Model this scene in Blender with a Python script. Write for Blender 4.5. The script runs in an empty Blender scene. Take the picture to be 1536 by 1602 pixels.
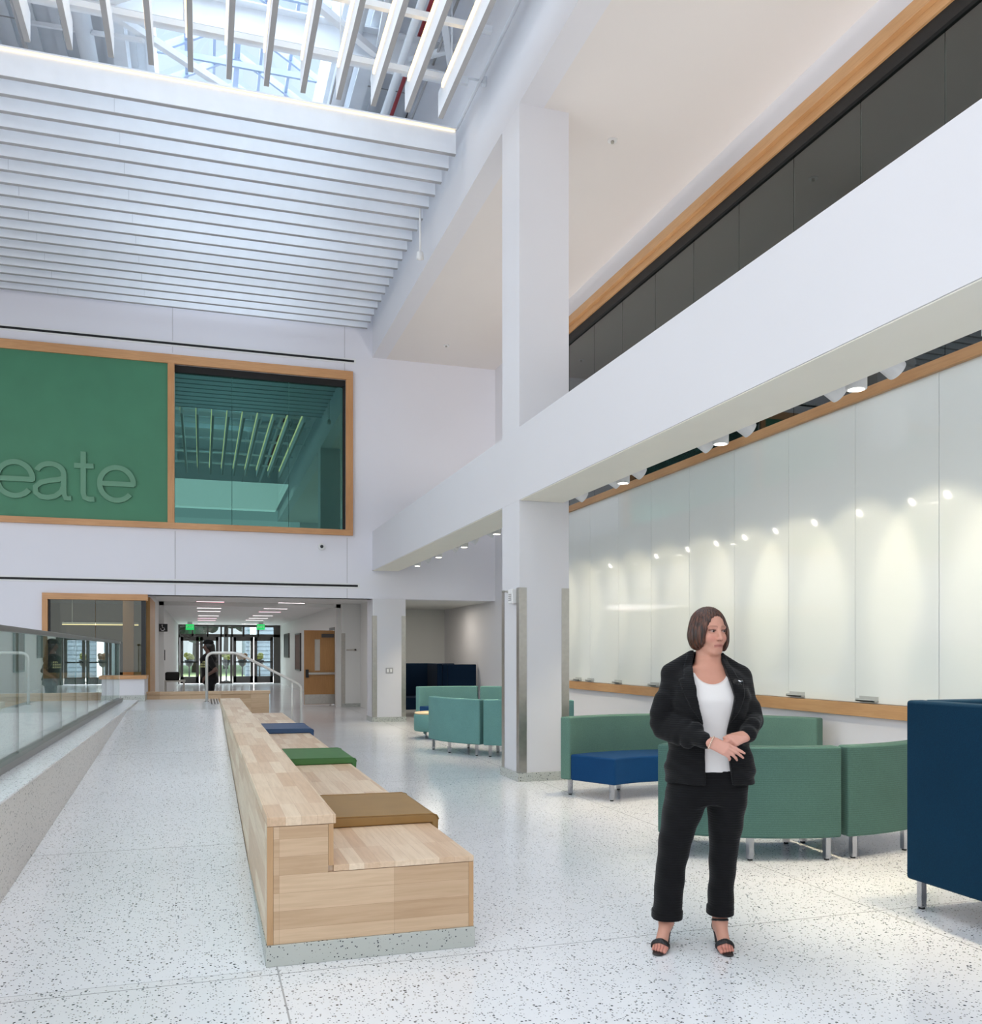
import bpy, bmesh, math, random
import numpy as np
from mathutils import Vector, Matrix
random.seed(7); np.random.seed(7)
PI = math.pi
S = bpy.context.scene
COL = S.collection

# ------------------------------------------------------------------ camera
F = 1415.0; HOR = 1021.0; ZC = 1.475
YAW = math.atan(452.0 / F); SN, CS = math.sin(YAW), math.cos(YAW)
cd = bpy.data.cameras.new('camera'); cam = bpy.data.objects.new('camera', cd); COL.objects.link(cam)
cam.location = (0, 0, ZC); cam.rotation_euler = (PI / 2, 0, -YAW)
cd.sensor_fit = 'HORIZONTAL'; cd.sensor_width = 36.0; cd.lens = 36.0 * F / 1536.0
cd.shift_y = (HOR - 801.0) / 1536.0; cd.clip_end = 300; cd.clip_start = .05
S.camera = cam

# ------------------------------------------------------------------ object helpers
W = {}
def lin(c):
    return tuple(((x / 255.0) / 12.92 if x / 255.0 <= .04045 else ((x / 255.0 + .055) / 1.055) ** 2.4) for x in c) + (1.0,)
def tag(o, label=None, cat=None, group=None, kind=None):
    if label: o['label'] = label
    if cat: o['category'] = cat
    if group: o['group'] = group
    if kind: o['kind'] = kind
    return o
def thing(name, label, cat, loc=(0, 0, 0), rotz=0.0, group=None, kind=None):
    o = bpy.data.objects.new(name, None); COL.objects.link(o)
    o.location = loc; o.rotation_euler = (0, 0, rotz); o.empty_display_size = .1
    W[o.name] = Matrix.Translation(Vector(loc)) @ Matrix.Rotation(rotz, 4, 'Z')
    return tag(o, label, cat, group, kind)
def dup(root, loc, rotz=0.0, label=None, group=None):
    r = root.copy(); COL.objects.link(r); r.location = loc; r.rotation_euler = (0, 0, rotz)
    if label: r['label'] = label
    if group: r['group'] = group
    for ch in list(root.children):
        c = ch.copy(); COL.objects.link(c); c.parent = r
        for g in list(ch.children):
            e = g.copy(); COL.objects.link(e); e.parent = c
    return r
ORD = ['first', 'second', 'third', 'fourth', 'fifth', 'sixth', 'seventh', 'eighth', 'ninth', 'tenth', 'eleventh', 'twelfth',
       'thirteenth', 'fourteenth', 'fifteenth', 'sixteenth', 'seventeenth', 'eighteenth', 'nineteenth', 'twentieth', 'twenty-first', 'twenty-second', 'twenty-third', 'twenty-fourth', 'twenty-fifth', 'twenty-sixth']

class MB:
    def __init__(s): s.v = []; s.f = []; s.m = []; s.mi = 0; s.sm = []
    def face(s, idx, smooth=False): s.f.append(tuple(idx)); s.m.append(s.mi); s.sm.append(smooth)
    def box(s, x0, x1, y0, y1, z0, z1):
        n = len(s.v)
        if x0 > x1: x0, x1 = x1, x0
        if y0 > y1: y0, y1 = y1, y0
        if z0 > z1: z0, z1 = z1, z0
        s.v += [(x0, y0, z0), (x1, y0, z0), (x1, y1, z0), (x0, y1, z0), (x0, y0, z1), (x1, y0, z1), (x1, y1, z1), (x0, y1, z1)]
        for q in ((0, 3, 2, 1), (4, 5, 6, 7), (0, 1, 5, 4), (1, 2, 6, 5), (2, 3, 7, 6), (3, 0, 4, 7)): s.face([n + i for i in q])
        return s
    def prism(s, poly, vec):
        n = len(s.v); k = len(poly); vec = Vector(vec)
        s.v += [tuple(p) for p in poly] + [tuple(Vector(p) + vec) for p in poly]
        s.face([n + i for i in range(k)][::-1]); s.face([n + k + i for i in range(k)])
        for i in range(k):
            j = (i + 1) % k; s.face([n + i, n + j, n + k + j, n + k + i])
        return s
    def quad(s, a, b, c, d):
        n = len(s.v); s.v += [tuple(a), tuple(b), tuple(c), tuple(d)]; s.face((n, n + 1, n + 2, n + 3)); return s
    def tube(s, path, r, n=12, caps=True, rect=None):
        P = [Vector(p) for p in path]; N = len(P); base = len(s.v)
        rr = r if isinstance(r, (list, tuple)) else [r] * N
        up = None
        for i in range(N):
            t = (P[min(i + 1, N - 1)] - P[max(i - 1, 0)]).normalized()
            if up is None: up = Vector((0, 0, 1)) if abs(t.z) < .9 else Vector((1, 0, 0))
            a = t.cross(up)
            if a.length < 1e-4: a = t.cross(Vector((0, 1, 0)))
            a.normalize(); b = a.cross(t).normalized(); up = b
            if rect:
                w, h = rect
                for (q, e) in ((-1, -1), (1, -1), (1, 1), (-1, 1)): s.v.append(tuple(P[i] + a * (q * w / 2) + b * (e * h / 2)))
            else:
                for k in range(n):
                    th = 2 * PI * k / n; s.v.append(tuple(P[i] + (a * math.cos(th) + b * math.sin(th)) * rr[i]))
        m = 4 if rect else n
        for i in range(N - 1):
            for k in range(m):
                l = (k + 1) % m
                s.face((base + i * m + k, base + i * m + l, base + (i + 1) * m + l, base + (i + 1) * m + k), not rect)
        if caps:
            s.face([base + k for k in range(m)][::-1]); s.face([base + (N - 1) * m + k for k in range(m)])
        return s
    def bar(s, p0, p1, w, h): return s.tube([p0, p1], 0, rect=(w, h))
    def cyl(s, p0, p1, r0, r1=None, n=20): return s.tube([p0, p1], [r0, r0 if r1 is None else r1], n)
    def lathe(s, prof, c, n=32, smooth=True):
        base = len(s.v); k = len(prof)
        for (r, z) in prof:
            for j in range(n):
                th = 2 * PI * j / n; s.v.append((c[0] + r * math.cos(th), c[1] + r * math.sin(th), c[2] + z))
        for i in range(k - 1):
            for j in range(n):
                l = (j + 1) % n; s.face((base + i * n + j, base + i * n + l, base + (i + 1) * n + l, base + (i + 1) * n + j), smooth)
        s.face([base + j for j in range(n)][::-1]); s.face([base + (k - 1) * n + j for j in range(n)])
        return s
    def arc(s, cx, cy, r0, r1, z0, z1, t0, t1, n=24):
        base = len(s.v)
        for i in range(n + 1):
            t = t0 + (t1 - t0) * i / n; c, q = math.cos(t), math.sin(t)
            s.v += [(cx + r0 * c, cy + r0 * q, z0), (cx + r1 * c, cy + r1 * q, z0), (cx + r1 * c, cy + r1 * q, z1), (cx + r0 * c, cy + r0 * q, z1)]
        for i in range(n):
            for k in range(4):
                l = (k + 1) % 4; s.face((base + 4 * i + k, base + 4 * i + 4 + k, base + 4 * i + 4 + l, base + 4 * i + l), k in (1, 3))
        s.face((base, base + 1, base + 2, base + 3)[::-1]); e = base + 4 * n; s.face((e, e + 1, e + 2, e + 3))
        return s
    def blob(s, c, r, n=10):
        base = len(s.v); rx, ry, rz = r if isinstance(r, (tuple, list)) else (r, r, r); m = max(6, n)
        for i in range(n + 1):
            ph = PI * i / n
            for j in range(m * 2):
                th = PI * j / m
                s.v.append((c[0] + rx * math.sin(ph) * math.cos(th), c[1] + ry * math.sin(ph) * math.sin(th), c[2] + rz * math.cos(ph)))
        q = m * 2
        for i in range(n):
            for j in range(q):
                l = (j + 1) % q; s.face((base + i * q + j, base + (i + 1) * q + j, base + (i + 1) * q + l, base + i * q + l), True)
        return s
    def build(s, name, mat, parent=None, bevel=0.0, seg=2, fix=True):
        me = bpy.data.meshes.new(name); me.from_pydata(s.v, [], s.f)
        mats = mat if isinstance(mat, (list, tuple)) else [mat]
        for q in mats: me.materials.append(q)
        me.polygons.foreach_set('material_index', s.m); me.polygons.foreach_set('use_smooth', s.sm)
        if fix:
            bm = bmesh.new(); bm.from_mesh(me); bmesh.ops.remove_doubles(bm, verts=bm.verts, dist=1e-6) if False else None
            bmesh.ops.recalc_face_normals(bm, faces=bm.faces); bm.to_mesh(me); bm.free()
        me.update()
        return link(name, me, parent, bevel, seg)
def link(name, me, parent=None, bevel=0.0, seg=2):
    o = bpy.data.objects.new(name, me); COL.objects.link(o); W[o.name] = Matrix.Identity(4)
    if parent is not None:
        o.parent = parent; o.matrix_parent_inverse = W[parent.name].inverted()
    if bevel:
        b = o.modifiers.new('bevel', 'BEVEL'); b.width = bevel; b.segments = seg; b.limit_method = 'ANGLE'; b.angle_limit = math.radians(40); b.harden_normals = False
        for p in me.polygons: p.use_smooth = True
        w = o.modifiers.new('wn', 'WEIGHTED_NORMAL'); w.keep_sharp = False
    return o
def struct(name, mb, mat, bevel=0.0, label=None):
    o = mb.build(name, mat, None, bevel); return tag(o, label, None, None, 'structure')
def fillet(P, r, n=6):
    P = [Vector(p) for p in P]; out = [P[0]]
    for i in range(1, len(P) - 1):
        a, b, c = P[i - 1], P[i], P[i + 1]; d0 = (a - b).normalized(); d1 = (c - b).normalized()
        q = min(r, (a - b).length * .45, (c - b).length * .45); p0 = b + d0 * q; p1 = b + d1 * q
        for k in range(n + 1):
            t = k / n; out.append(p0 * (1 - t) ** 2 + b * 2 * t * (1 - t) + p1 * t * t)
    out.append(P[-1]); return out
# inverse projection: where the ray of a photo point meets a plane of the place
def ray(px, py):
    u = (px - 768.0) / F; v = -(py - HOR) / F
    return (u * CS + SN, CS - u * SN, v)
def onX(px, X):
    r = ray(px, 0); return r[1] * X / r[0]
def onY(px, py, Y):
    r = ray(px, py); t = Y / r[1]; return (r[0] * t, ZC + r[2] * t)

# ------------------------------------------------------------------ materials
class NT:
    def __init__(s, name):
        s.mat = bpy.data.materials.new(name); s.mat.use_nodes = True; s.t = s.mat.node_tree; s.t.nodes.clear()
        s.out = s.n('ShaderNodeOutputMaterial')
    def n(s, typ, **kw):
        x = s.t.nodes.new(typ)
        for k, v in kw.items():
            if k.startswith('i_'): x.inputs[k[2:].replace('_', ' ')].default_value = v
            else: setattr(x, k, v)
        return x
    def l(s, a, b): s.t.links.new(a, b)
    def math(s, op, a, b=None, clamp=False):
        x = s.n('ShaderNodeMath', operation=op, use_clamp=clamp)
        for i, q in enumerate((a, b)):
            if q is None: continue
            if isinstance(q, (int, float)): x.inputs[i].default_value = q
            else: s.l(q, x.inputs[i])
        return x.outputs[0]
    def mix(s, f, a, b, typ='MIX'):
        x = s.n('ShaderNodeMix', data_type='RGBA', blend_type=typ)
        for i, q in ((0, f), (6, a), (7, b)):
            if isinstance(q, (int, float)): x.inputs[i].default_value = q
            elif isinstance(q, tuple): x.inputs[i].default_value = q
            else: s.l(q, x.inputs[i])
        return x.outputs[2]
    def ramp(s, f, stops):
        x = s.n('ShaderNodeValToRGB'); e = x.color_ramp.elements
        while len(e) < len(stops): e.new(.5)
        for q, (p, c) in zip(e, stops): q.position = p; q.color = c
        s.l(f, x.inputs[0]); return x.outputs[0]
    def coord(s, order='xyz', scale=(1, 1, 1)):
        tc = s.n('ShaderNodeTexCoord'); sp = s.n('ShaderNodeSeparateXYZ'); s.l(tc.outputs['Object'], sp.inputs[0])
        cb = s.n('ShaderNodeCombineXYZ')
        for i, a in enumerate(order):
            s.l(s.math('MULTIPLY', sp.outputs['xyz'.index(a)], float(scale[i])), cb.inputs[i])
        return cb.outputs[0], sp
    def bsdf(s, **kw):
        b = s.n('ShaderNodeBsdfPrincipled')
        for k, v in kw.items():
            k = k.replace('_', ' ')
            if hasattr(v, 'links') or hasattr(v, 'is_linked'): s.l(v, b.inputs[k])
            else: b.inputs[k].default_value = v
        s.l(b.outputs[0], s.out.inputs[0]); return b
    def bump(s, h, strength=.2, dist=.01):
        b = s.n('ShaderNodeBump'); b.inputs['Strength'].default_value = strength; b.inputs['Distance'].default_value = dist
        s.l(h, b.inputs['Height']); return b.outputs[0]
def paint(name, c, rough=.6, metal=0.0, var=.04, scale=3.0, coat=0.0, bump=0.0, spec=.5):
    m = NT(name); v, _ = m.coord(); no = m.n('ShaderNodeTexNoise'); no.inputs['Scale'].default_value = scale; no.inputs['Detail'].default_value = 3
    m.l(v, no.inputs['Vector']); L = lin(c)
    col = m.ramp(no.outputs[0], [(.3, tuple(x * (1 - var) for x in L[:3]) + (1,)), (.7, tuple(min(1, x * (1 + var)) for x in L[:3]) + (1,))])
    kw = dict(Base_Color=col, Roughness=rough, Metallic=metal, Coat_Weight=coat, Specular_IOR_Level=spec)
    if bump:
        n2 = m.n('ShaderNodeTexNoise'); n2.inputs['Scale'].default_value = 250; m.l(v, n2.inputs['Vector']); kw['Normal'] = m.bump(n2.outputs[0], bump, .003)
    m.bsdf(**kw); return m.mat
def emit(name, c, strength):
    m = NT(name); e = m.n('ShaderNodeEmission'); e.inputs[0].default_value = lin(c); e.inputs[1].default_value = strength; m.l(e.outputs[0], m.out.inputs[0]); return m.mat
def glass(name, tint, refl=.08, graze=.9, rough=0.0, gcol=(255, 255, 255)):
    m = NT(name); tr = m.n('ShaderNodeBsdfTransparent'); tr.inputs[0].default_value = lin(tint)
    gl = m.n('ShaderNodeBsdfGlossy'); gl.inputs['Roughness'].default_value = rough; gl.inputs[0].default_value = lin(gcol)
    lw = m.n('ShaderNodeLayerWeight'); lw.inputs[0].default_value = .5
    p = m.math('POWER', lw.outputs['Facing'], 4.0); f = m.math('ADD', m.math('MULTIPLY', p, graze - refl), refl, True)
    mx = m.n('ShaderNodeMixShader'); m.l(f, mx.inputs[0]); m.l(tr.outputs[0], mx.inputs[1]); m.l(gl.outputs[0], mx.inputs[2]); m.l(mx.outputs[0], m.out.inputs[0])
    return m.mat
def wood(name, order, c1, c2, c3, bw=.55, bh=.085, rough=.42, grain=1.0, block=True, coat=.1):
    m = NT(name); v, _ = m.coord(order)
    st = m.n('ShaderNodeMapping'); st.inputs['Scale'].default_value = (2.2, 34, 34); m.l(v, st.inputs[0])
    no = m.n('ShaderNodeTexNoise'); no.inputs['Scale'].default_value = 1.6; no.inputs['Detail'].default_value = 5; no.inputs['Distortion'].default_value = .6; m.l(st.outputs[0], no.inputs['Vector'])
    if block:
        br = m.n('ShaderNodeTexBrick'); br.offset = .37; br.offset_frequency = 1; br.squash = 1
        m.l(v, br.inputs['Vector']); br.inputs['Scale'].default_value = 1.0
        br.inputs['Brick Width'].default_value = bw; br.inputs['Row Height'].default_value = bh
        br.inputs['Mortar Size'].default_value = .0006; br.inputs['Mortar Smooth'].default_value = .2; br.inputs['Bias'].default_value = 0
        br.inputs['Color1'].default_value = lin(c1); br.inputs['Color2'].default_value = lin(c2); br.inputs['Mortar'].default_value = lin(c3)
        base = br.outputs[0]
    else:
        n2 = m.n('ShaderNodeTexNoise'); n2.inputs['Scale'].default_value = .9; m.l(v, n2.inputs['Vector'])
        base = m.ramp(n2.outputs[0], [(.35, lin(c1)), (.65, lin(c2))])
    g = m.ramp(no.outputs[0], [(.35, (.82, .78, .72, 1)), (.6, (1, 1, 1, 1))])
    m.bsdf(Base_Color=m.mix(.55 * grain, base, g, 'MULTIPLY'), Roughness=rough, Coat_Weight=coat, Coat_Roughness=.25)
    return m.mat
def terrazzo(name, base, rough=.16, seamx=(), seamy=(), scale=1.0, dens=.42, coat=0.0, seamk=.55):
    m = NT(name); v, sp = m.coord()
    col = None
    big = m.n('ShaderNodeTexNoise'); big.inputs['Scale'].default_value = .7; m.l(v, big.inputs['Vector'])
    B = lin(base); col = m.ramp(big.outputs[0], [(.3, tuple(x * .95 for x in B[:3]) + (1,)), (.7, tuple(min(1, x * 1.03) for x in B[:3]) + (1,))])
    for (sc, th, de, c) in ((56 * scale, .37, dens, (42, 44, 50)), (92 * scale, .42, dens * .9, (84, 86, 92)), (70 * scale, .4, .22, (160, 156, 148))):
        vo = m.n('ShaderNodeTexVoronoi'); vo.inputs['Scale'].default_value = sc; m.l(v, vo.inputs['Vector'])
        mp = m.n('ShaderNodeSeparateColor'); m.l(vo.outputs['Color'], mp.inputs[0])
        siz = m.math('MULTIPLY', mp.outputs[1], th)
        f = m.math('MULTIPLY', m.math('LESS_THAN', vo.outputs['Distance'], siz), m.math('LESS_THAN', mp.outputs[0], de))
        col = m.mix(f, col, lin(c))
    if seamx or seamy:
        s = None
        for ax, L in ((0, seamx), (1, seamy)):
            for q in L:
                d = m.math('LESS_THAN', m.math('ABSOLUTE', m.math('SUBTRACT', sp.outputs[ax], q)), .004)
                s = d if s is None else m.math('MAXIMUM', s, d)
        col = m.mix(m.math('MULTIPLY', s, seamk), col, lin((70, 70, 72)))
    m.bsdf(Base_Color=col, Roughness=rough, Specular_IOR_Level=.5, Coat_Weight=coat, Coat_Roughness=.04)
    return m.mat
def fabric(name, c, order='xyz', rib=(0, 0, 1), ribs=0.0, var=.12, rough=.9):
    m = NT(name); v, sp = m.coord(); L = lin(c)
    no = m.n('ShaderNodeTexNoise'); no.inputs['Scale'].default_value = 160; no.inputs['Detail'].default_value = 2; m.l(v, no.inputs['Vector'])
    n2 = m.n('ShaderNodeTexNoise'); n2.inputs['Scale'].default_value = 4; m.l(v, n2.inputs['Vector'])
    col = m.ramp(no.outputs[0], [(.3, tuple(x * (1 - var) for x in L[:3]) + (1,)), (.7, tuple(x * (1 + var) for x in L[:3]) + (1,))])
    col = m.mix(.18, col, m.ramp(n2.outputs[0], [(.3, (.6, .6, .6, 1)), (.7, (1, 1, 1, 1))]), 'MULTIPLY')
    h = no.outputs[0]
    if ribs:
        wv = m.math('SINE', m.math('ADD', m.math('MULTIPLY', sp.outputs[2], ribs), m.math('MULTIPLY', n2.outputs[0], 2.0)))
        col = m.mix(m.math('MULTIPLY', m.math('GREATER_THAN', wv, .82), .45), col, tuple(x * .45 for x in L[:3]) + (1,))
    m.bsdf(Base_Color=col, Roughness=rough, Normal=m.bump(h, .25, .003), Sheen_Weight=.03, Specular_IOR_Level=.15)
    return m.mat

M = {}
M['white'] = paint('white_paint', (221, 220, 224), .55, var=.01, scale=.6)
M['white_far'] = paint('white_panel', (232, 231, 238), .45, var=.012, scale=.5)
M['warmwhite'] = paint('ceiling_paint', (226, 220, 216), .8, var=.012, scale=.5)
M['grey'] = paint('column_paint', (226, 227, 224), .6, var=.012, scale=.6)
M['steelwhite'] = paint('painted_steel', (232, 236, 242), .45, var=.03)
M['deck'] = paint('roof_deck_paint', (226, 230, 236), .6, var=.03)
M['baffle'] = paint('baffle_felt', (235, 238, 244), .7, var=.02, scale=5)
M['baffle_edge'] = paint('baffle_edge', (172, 171, 172), .7)
M['led'] = emit('warm_led', (255, 222, 168), 2.6)
M['led_soft'] = emit('warm_led_lens', (255, 246, 232), 9.0)
M['cool_led'] = emit('corridor_led', (255, 235, 240), 4.5)
M['pink_led'] = emit('corridor_led_pink', (255, 190, 205), 4.0)
M['black'] = paint('black_slot', (10, 10, 11), .6)
M['dark'] = paint('dark_frame', (26, 28, 30), .4)
M['bronze'] = paint('storefront_metal', (84, 80, 78), .4, .3)
M['steel'] = paint('brushed_steel', (188, 184, 176), .32, .9, var=.06, scale=18)
M['chrome'] = paint('chrome', (205, 205, 208), .15, 1.0)
M['rail'] = paint('painted_rail', (222, 218, 212), .3, .4)
M['cap'] = paint('dark_rail_metal', (112, 112, 108), .3, .7)
M['oak_y'] = wood('honey_oak_y', 'yzx', (198, 154, 108), (184, 138, 92), (150, 100, 60), block=False)
M['oak_x'] = wood('honey_oak_x', 'xzy', (212, 160, 112), (200, 148, 100), (150, 100, 60), block=False)
M['oak_z'] = wood('honey_oak_z', 'zxy', (208, 156, 106), (196, 142, 92), (150, 100, 60), block=False)
BE = ((238, 216, 190), (214, 180, 148), (186, 152, 122))
M['beech_top'] = wood('beech_staves_top', 'yxz', *BE, bw=.62, bh=.075)
M['beech_end'] = wood('beech_staves_end', 'xzy', (218, 188, 156), (194, 160, 126), (172, 136, 104), bw=.55, bh=.085)
M['beech_side'] = wood('beech_staves_side', 'yzx', *BE, bw=.8, bh=.085)
M['beech_edge'] = wood('beech_edging', 'zxy', (200, 160, 118), (188, 148, 106), (176, 142, 108), block=False)
M['doorwood'] = wood('maple_door', 'zxy', (196, 148, 92), (184, 134, 78), (150, 100, 60), block=False)
M['floor'] = terrazzo('terrazzo_floor', (240, 240, 243), .15, (.335, 3.68, -5.5), (4.25, -1.7, 10.2, 16.1, 22.5))
M['ramp'] = terrazzo('terrazzo_ramp', (238, 239, 243), .2, (), (4.32, 6.6, 10.6, 14.6))
M['plinth'] = terrazzo('terrazzo_plinth', (190, 193, 187), .25, dens=.62, scale=.95)
M['curb'] = terrazzo('terrazzo_curb', (214, 210, 206), .4, dens=.25)
M['green_wall'] = paint('green_panel', (66, 128, 96), .5, var=.05, scale=2)
M['green_letter'] = paint('green_letters', (98, 146, 118), .4, var=.03)
M['sage'] = fabric('sage_fabric', (80, 112, 104), ribs=420.0)
M['sage_plain'] = fabric('sage_fabric_plain', (96, 128, 116))
M['teal'] = fabric('teal_fabric', (108, 152, 148))
M['navyblue'] = fabric('blue_seat_fabric', (14, 60, 104))
M['navy'] = fabric('navy_fabric', (4, 46, 70))
M['navy_dark'] = fabric('navy_fabric_dark', (9, 32, 54))
M['tan_pad'] = paint('tan_vinyl', (150, 116, 66), .45, var=.05, scale=6)
M['green_pad'] = paint('green_vinyl', (62, 112, 56), .5, var=.05, scale=6)
M['blue_pad'] = paint('blue_vinyl', (44, 76, 116), .5, var=.05, scale=6)
M['cream'] = fabric('cream_fabric', (226, 204, 166))
M['plastic'] = paint('white_plastic', (232, 232, 232), .35)
M['pane'] = glass('dark_glass', (150, 168, 164), .10, .8)
M['pane_far'] = glass('teal_glass', (105, 150, 145), .17, .8, gcol=(180, 252, 238))
M['pane_office'] = glass('office_glass', (196, 204, 196), .06, .6)
M['clear'] = glass('balustrade_glass', (222, 238, 232), .06, .95)
M['door_glass'] = glass('door_glass', (235, 242, 242), .05, .7)
M['wb'] = paint('glass_marker_board', (236, 240, 236), .08, var=.01, scale=1, coat=1.0)
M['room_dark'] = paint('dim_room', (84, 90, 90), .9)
M['room_black'] = paint('unlit_room', (30, 33, 34), .9)
M['beige'] = paint('beige_wall', (206, 190, 150), .8)
M['sign_black'] = paint('sign_black', (18, 18, 20), .4)
M['sign_white'] = paint('sign_white', (235, 235, 235), .5)
M['exit_green'] = emit('exit_green', (40, 190, 96), 1.1)
M['red'] = paint('red_pipe_paint', (150, 30, 40), .5)
# ------------------------------------------------------------------ the shell
FX = 3.45          # face of the columns and the bulkheads above
WX = 6.2           # right wall with the glass marker boards
FY = 19.1          # far wall
HZ = 7.75          # ceiling behind the bulkhead
RZ = 11.0          # roof deck
struct('floor', MB().box(-9, 6.6, -6, 46, -.2, 0), M['floor'])
mb = MB()
mb.box(-9, -2.91, FY, FY + .3, 0, 2.62).box(-2.91, -1.06, FY, FY + .3, 0, 1.0)
mb.box(-9, WX, FY, FY + .3, 2.62, 4.05).box(-9, -.52, FY, FY + .3, 4.05, 7.22).box(2.88, WX, FY, FY + .3, 4.05, 7.22).box(-9, WX, FY, FY + .3, 7.22, RZ)
struct('wall_far', mb, M['white_far'])
struct('wall_far_pier', MB().box(FX, 4.16, FY - .06, FY + .62, 0, 2.62), M['white'])
struct('baseboard_far_pier', MB().box(FX - .015, 4.175, FY - .075, FY + .635, 0, .1), M['plinth'])
mb = MB()
mb.box(WX, WX + .15, -6, 23.7, 0, 4.0).box(WX, WX + .15, -6, 23.7, 7.3, HZ).box(WX, WX + .15, 18.05, 23.7, 4.0, 7.3)
struct('wall_right', mb, M['white'])
mb = MB().box(-9.2, -9, -6, -3.5, 0, RZ).box(-9.2, -9, 15, FY, 0, RZ).box(-9.2, -9, -3.5, 15, 0, .4).box(-9.2, -9, -3.5, 15, 9.4, RZ)
struct('wall_left', mb, M['white'])
mb = MB().box(-9, -6.5, -6.2, -6, 0, RZ).box(4.5, WX, -6.2, -6, 0, RZ).box(-6.5, 4.5, -6.2, -6, 8.3, RZ).box(-6.5, 4.5, -6.2, -6, 0, .3)
struct('wall_back', mb, M['white'])
# ceiling of the side bay and the bulkhead that closes the roof zone
struct('ceiling_side_bay', MB().box(FX + .3, WX + .15, -6, FY, HZ, HZ + .2), M['warmwhite'])
struct('wall_bulkhead', MB().box(FX, FX + .3, -6, FY, HZ, RZ), M['white'])
# columns and the beam between them (flush with the columns)
def column(name, y0, y1, x1, top):
    struct(name, MB().box(FX + .002, x1, y0, y1, 0, top), M['white'])
column('column_near', 9.74, 10.36, 4.06, HZ)
struct('baseboard_near_column', MB().box(FX - .02, 4.08, 9.72, 10.38, 0, .1), M['plinth'])
struct('beam', MB().box(FX, 4.0, -6, FY, 3.22, 4.05), M['white'])
struct('soffit_bounce_panel', MB().box(FX + .01, 3.99, -6, 9.735, 3.212, 3.2195).box(FX + .01, 3.99, 10.365, FY - .07, 3.212, 3.2195), paint('soffit_bounce_tint', (244, 240, 228), .7, var=.01))  # thin panel added under the beam, its pale colour stands in for bounced light
struct('trim_1', MB().box(WX - .07, WX, 1.2, 18.05, .85, .98), M['oak_y'], .004)
struct('trim_2', MB().box(WX - .07, WX, 1.2, 18.05, 3.945, 4.05), M['oak_y'], .004)
mb = MB().box(WX - .09, WX, 1.2, 18.05, 7.22, 7.36).box(WX - .03, WX + .05, 1.2, 18.05, 7.12, 7.22)
struct('trim_3', mb, M['oak_y'], .004)
struct('trim_4', MB().box(WX, WX + .06, 1.2, 18.05, 6.98, 7.12), M['black'])
# upper windows of the right wall: dim room behind
w = thing('window_1', 'long dark clerestory window above the marker board wall', 'window', (WX, 9, 4.05), kind='structure')
yb = [1.2] + [6.38 + 1.07 * k for k in range(-4, 11)] + [18.05]
for i in range(len(yb) - 1):
    MB().box(WX + .04, WX + .055, yb[i] + .004, yb[i + 1] - .004, 4.05, 7.0).build('pane', M['pane'], w)
mb = MB().box(8.6, 8.7, 0, 18.3, 3.9, 7.4).box(WX + .15, 8.7, 18.3, 18.4, 3.9, 7.4).box(WX + .15, 8.7, 0, .1, 3.9, 7.4).box(WX + .15, 8.7, 0, 18.3, 3.9, 4.0).box(WX + .15, 8.7, 0, 18.3, 7.4, 7.5).box(8.1, 8.6, 0, 18.3, 6.5, 6.95)
struct('wall_upper_room', mb, M['room_dark'])

# far wall: wood frame, green panel, dark window, diffusers
gx0, gx1 = -6.6, 3.03
mb = MB().box(gx0, gx1, FY - .07, FY, 7.22, 7.4).box(gx0, gx1, FY - .07, FY, 3.94, 4.06)
mb2 = MB().box(gx0, gx0 + .13, FY - .07, FY, 4.06, 7.22).box(-.65, -.52, FY - .07, FY, 4.06, 7.22).box(2.88, gx1, FY - .07, FY, 4.06, 7.22)
struct('trim_5', mb, M['oak_x'], .004); struct('trim_6', mb2, M['oak_z'], .004)
o = MB().box(gx0 + .13, -.65, FY - .03, FY - .002, 4.06, 7.22).build('accent_wall_panel', M['green_wall'])
tag(o, 'large green wall panel framed in wood on the far wall', 'wall panel')
w = thing('window_2', 'dark teal interior window in wood frame beside the green panel', 'window', (1.2, FY, 4.06), kind='structure')
xs = [-.52, onY(363, 700, FY)[0], onY(452, 700, FY)[0], 2.88]
for i in range(3): MB().box(xs[i] + .004, xs[i + 1] - .004, FY + .06, FY + .075, 4.06, 7.22).build('pane', M['pane_far'], w)
MB().box(-.52, 2.88, FY + .02, FY + .058, 7.08, 7.22).box(2.83, 2.88, FY + .02, FY + .058, 4.06, 7.1).build('window_frame', M['black'], w)
mb = MB().box(-.9, 3.3, 23, 23.1, 3.9, 7.5).box(-1, -.9, FY + .3, 23.1, 3.9, 7.5).box(3.3, 3.4, FY + .3, 23.1, 3.9, 7.5).box(-1, 3.4, FY + .3, 23.1, 3.8, 3.9).box(-1, 3.4, FY + .3, 23.1, 7.5, 7.6)
struct('wall_upper_far_room', mb, paint('far_room', (60, 92, 90), .9))
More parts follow.
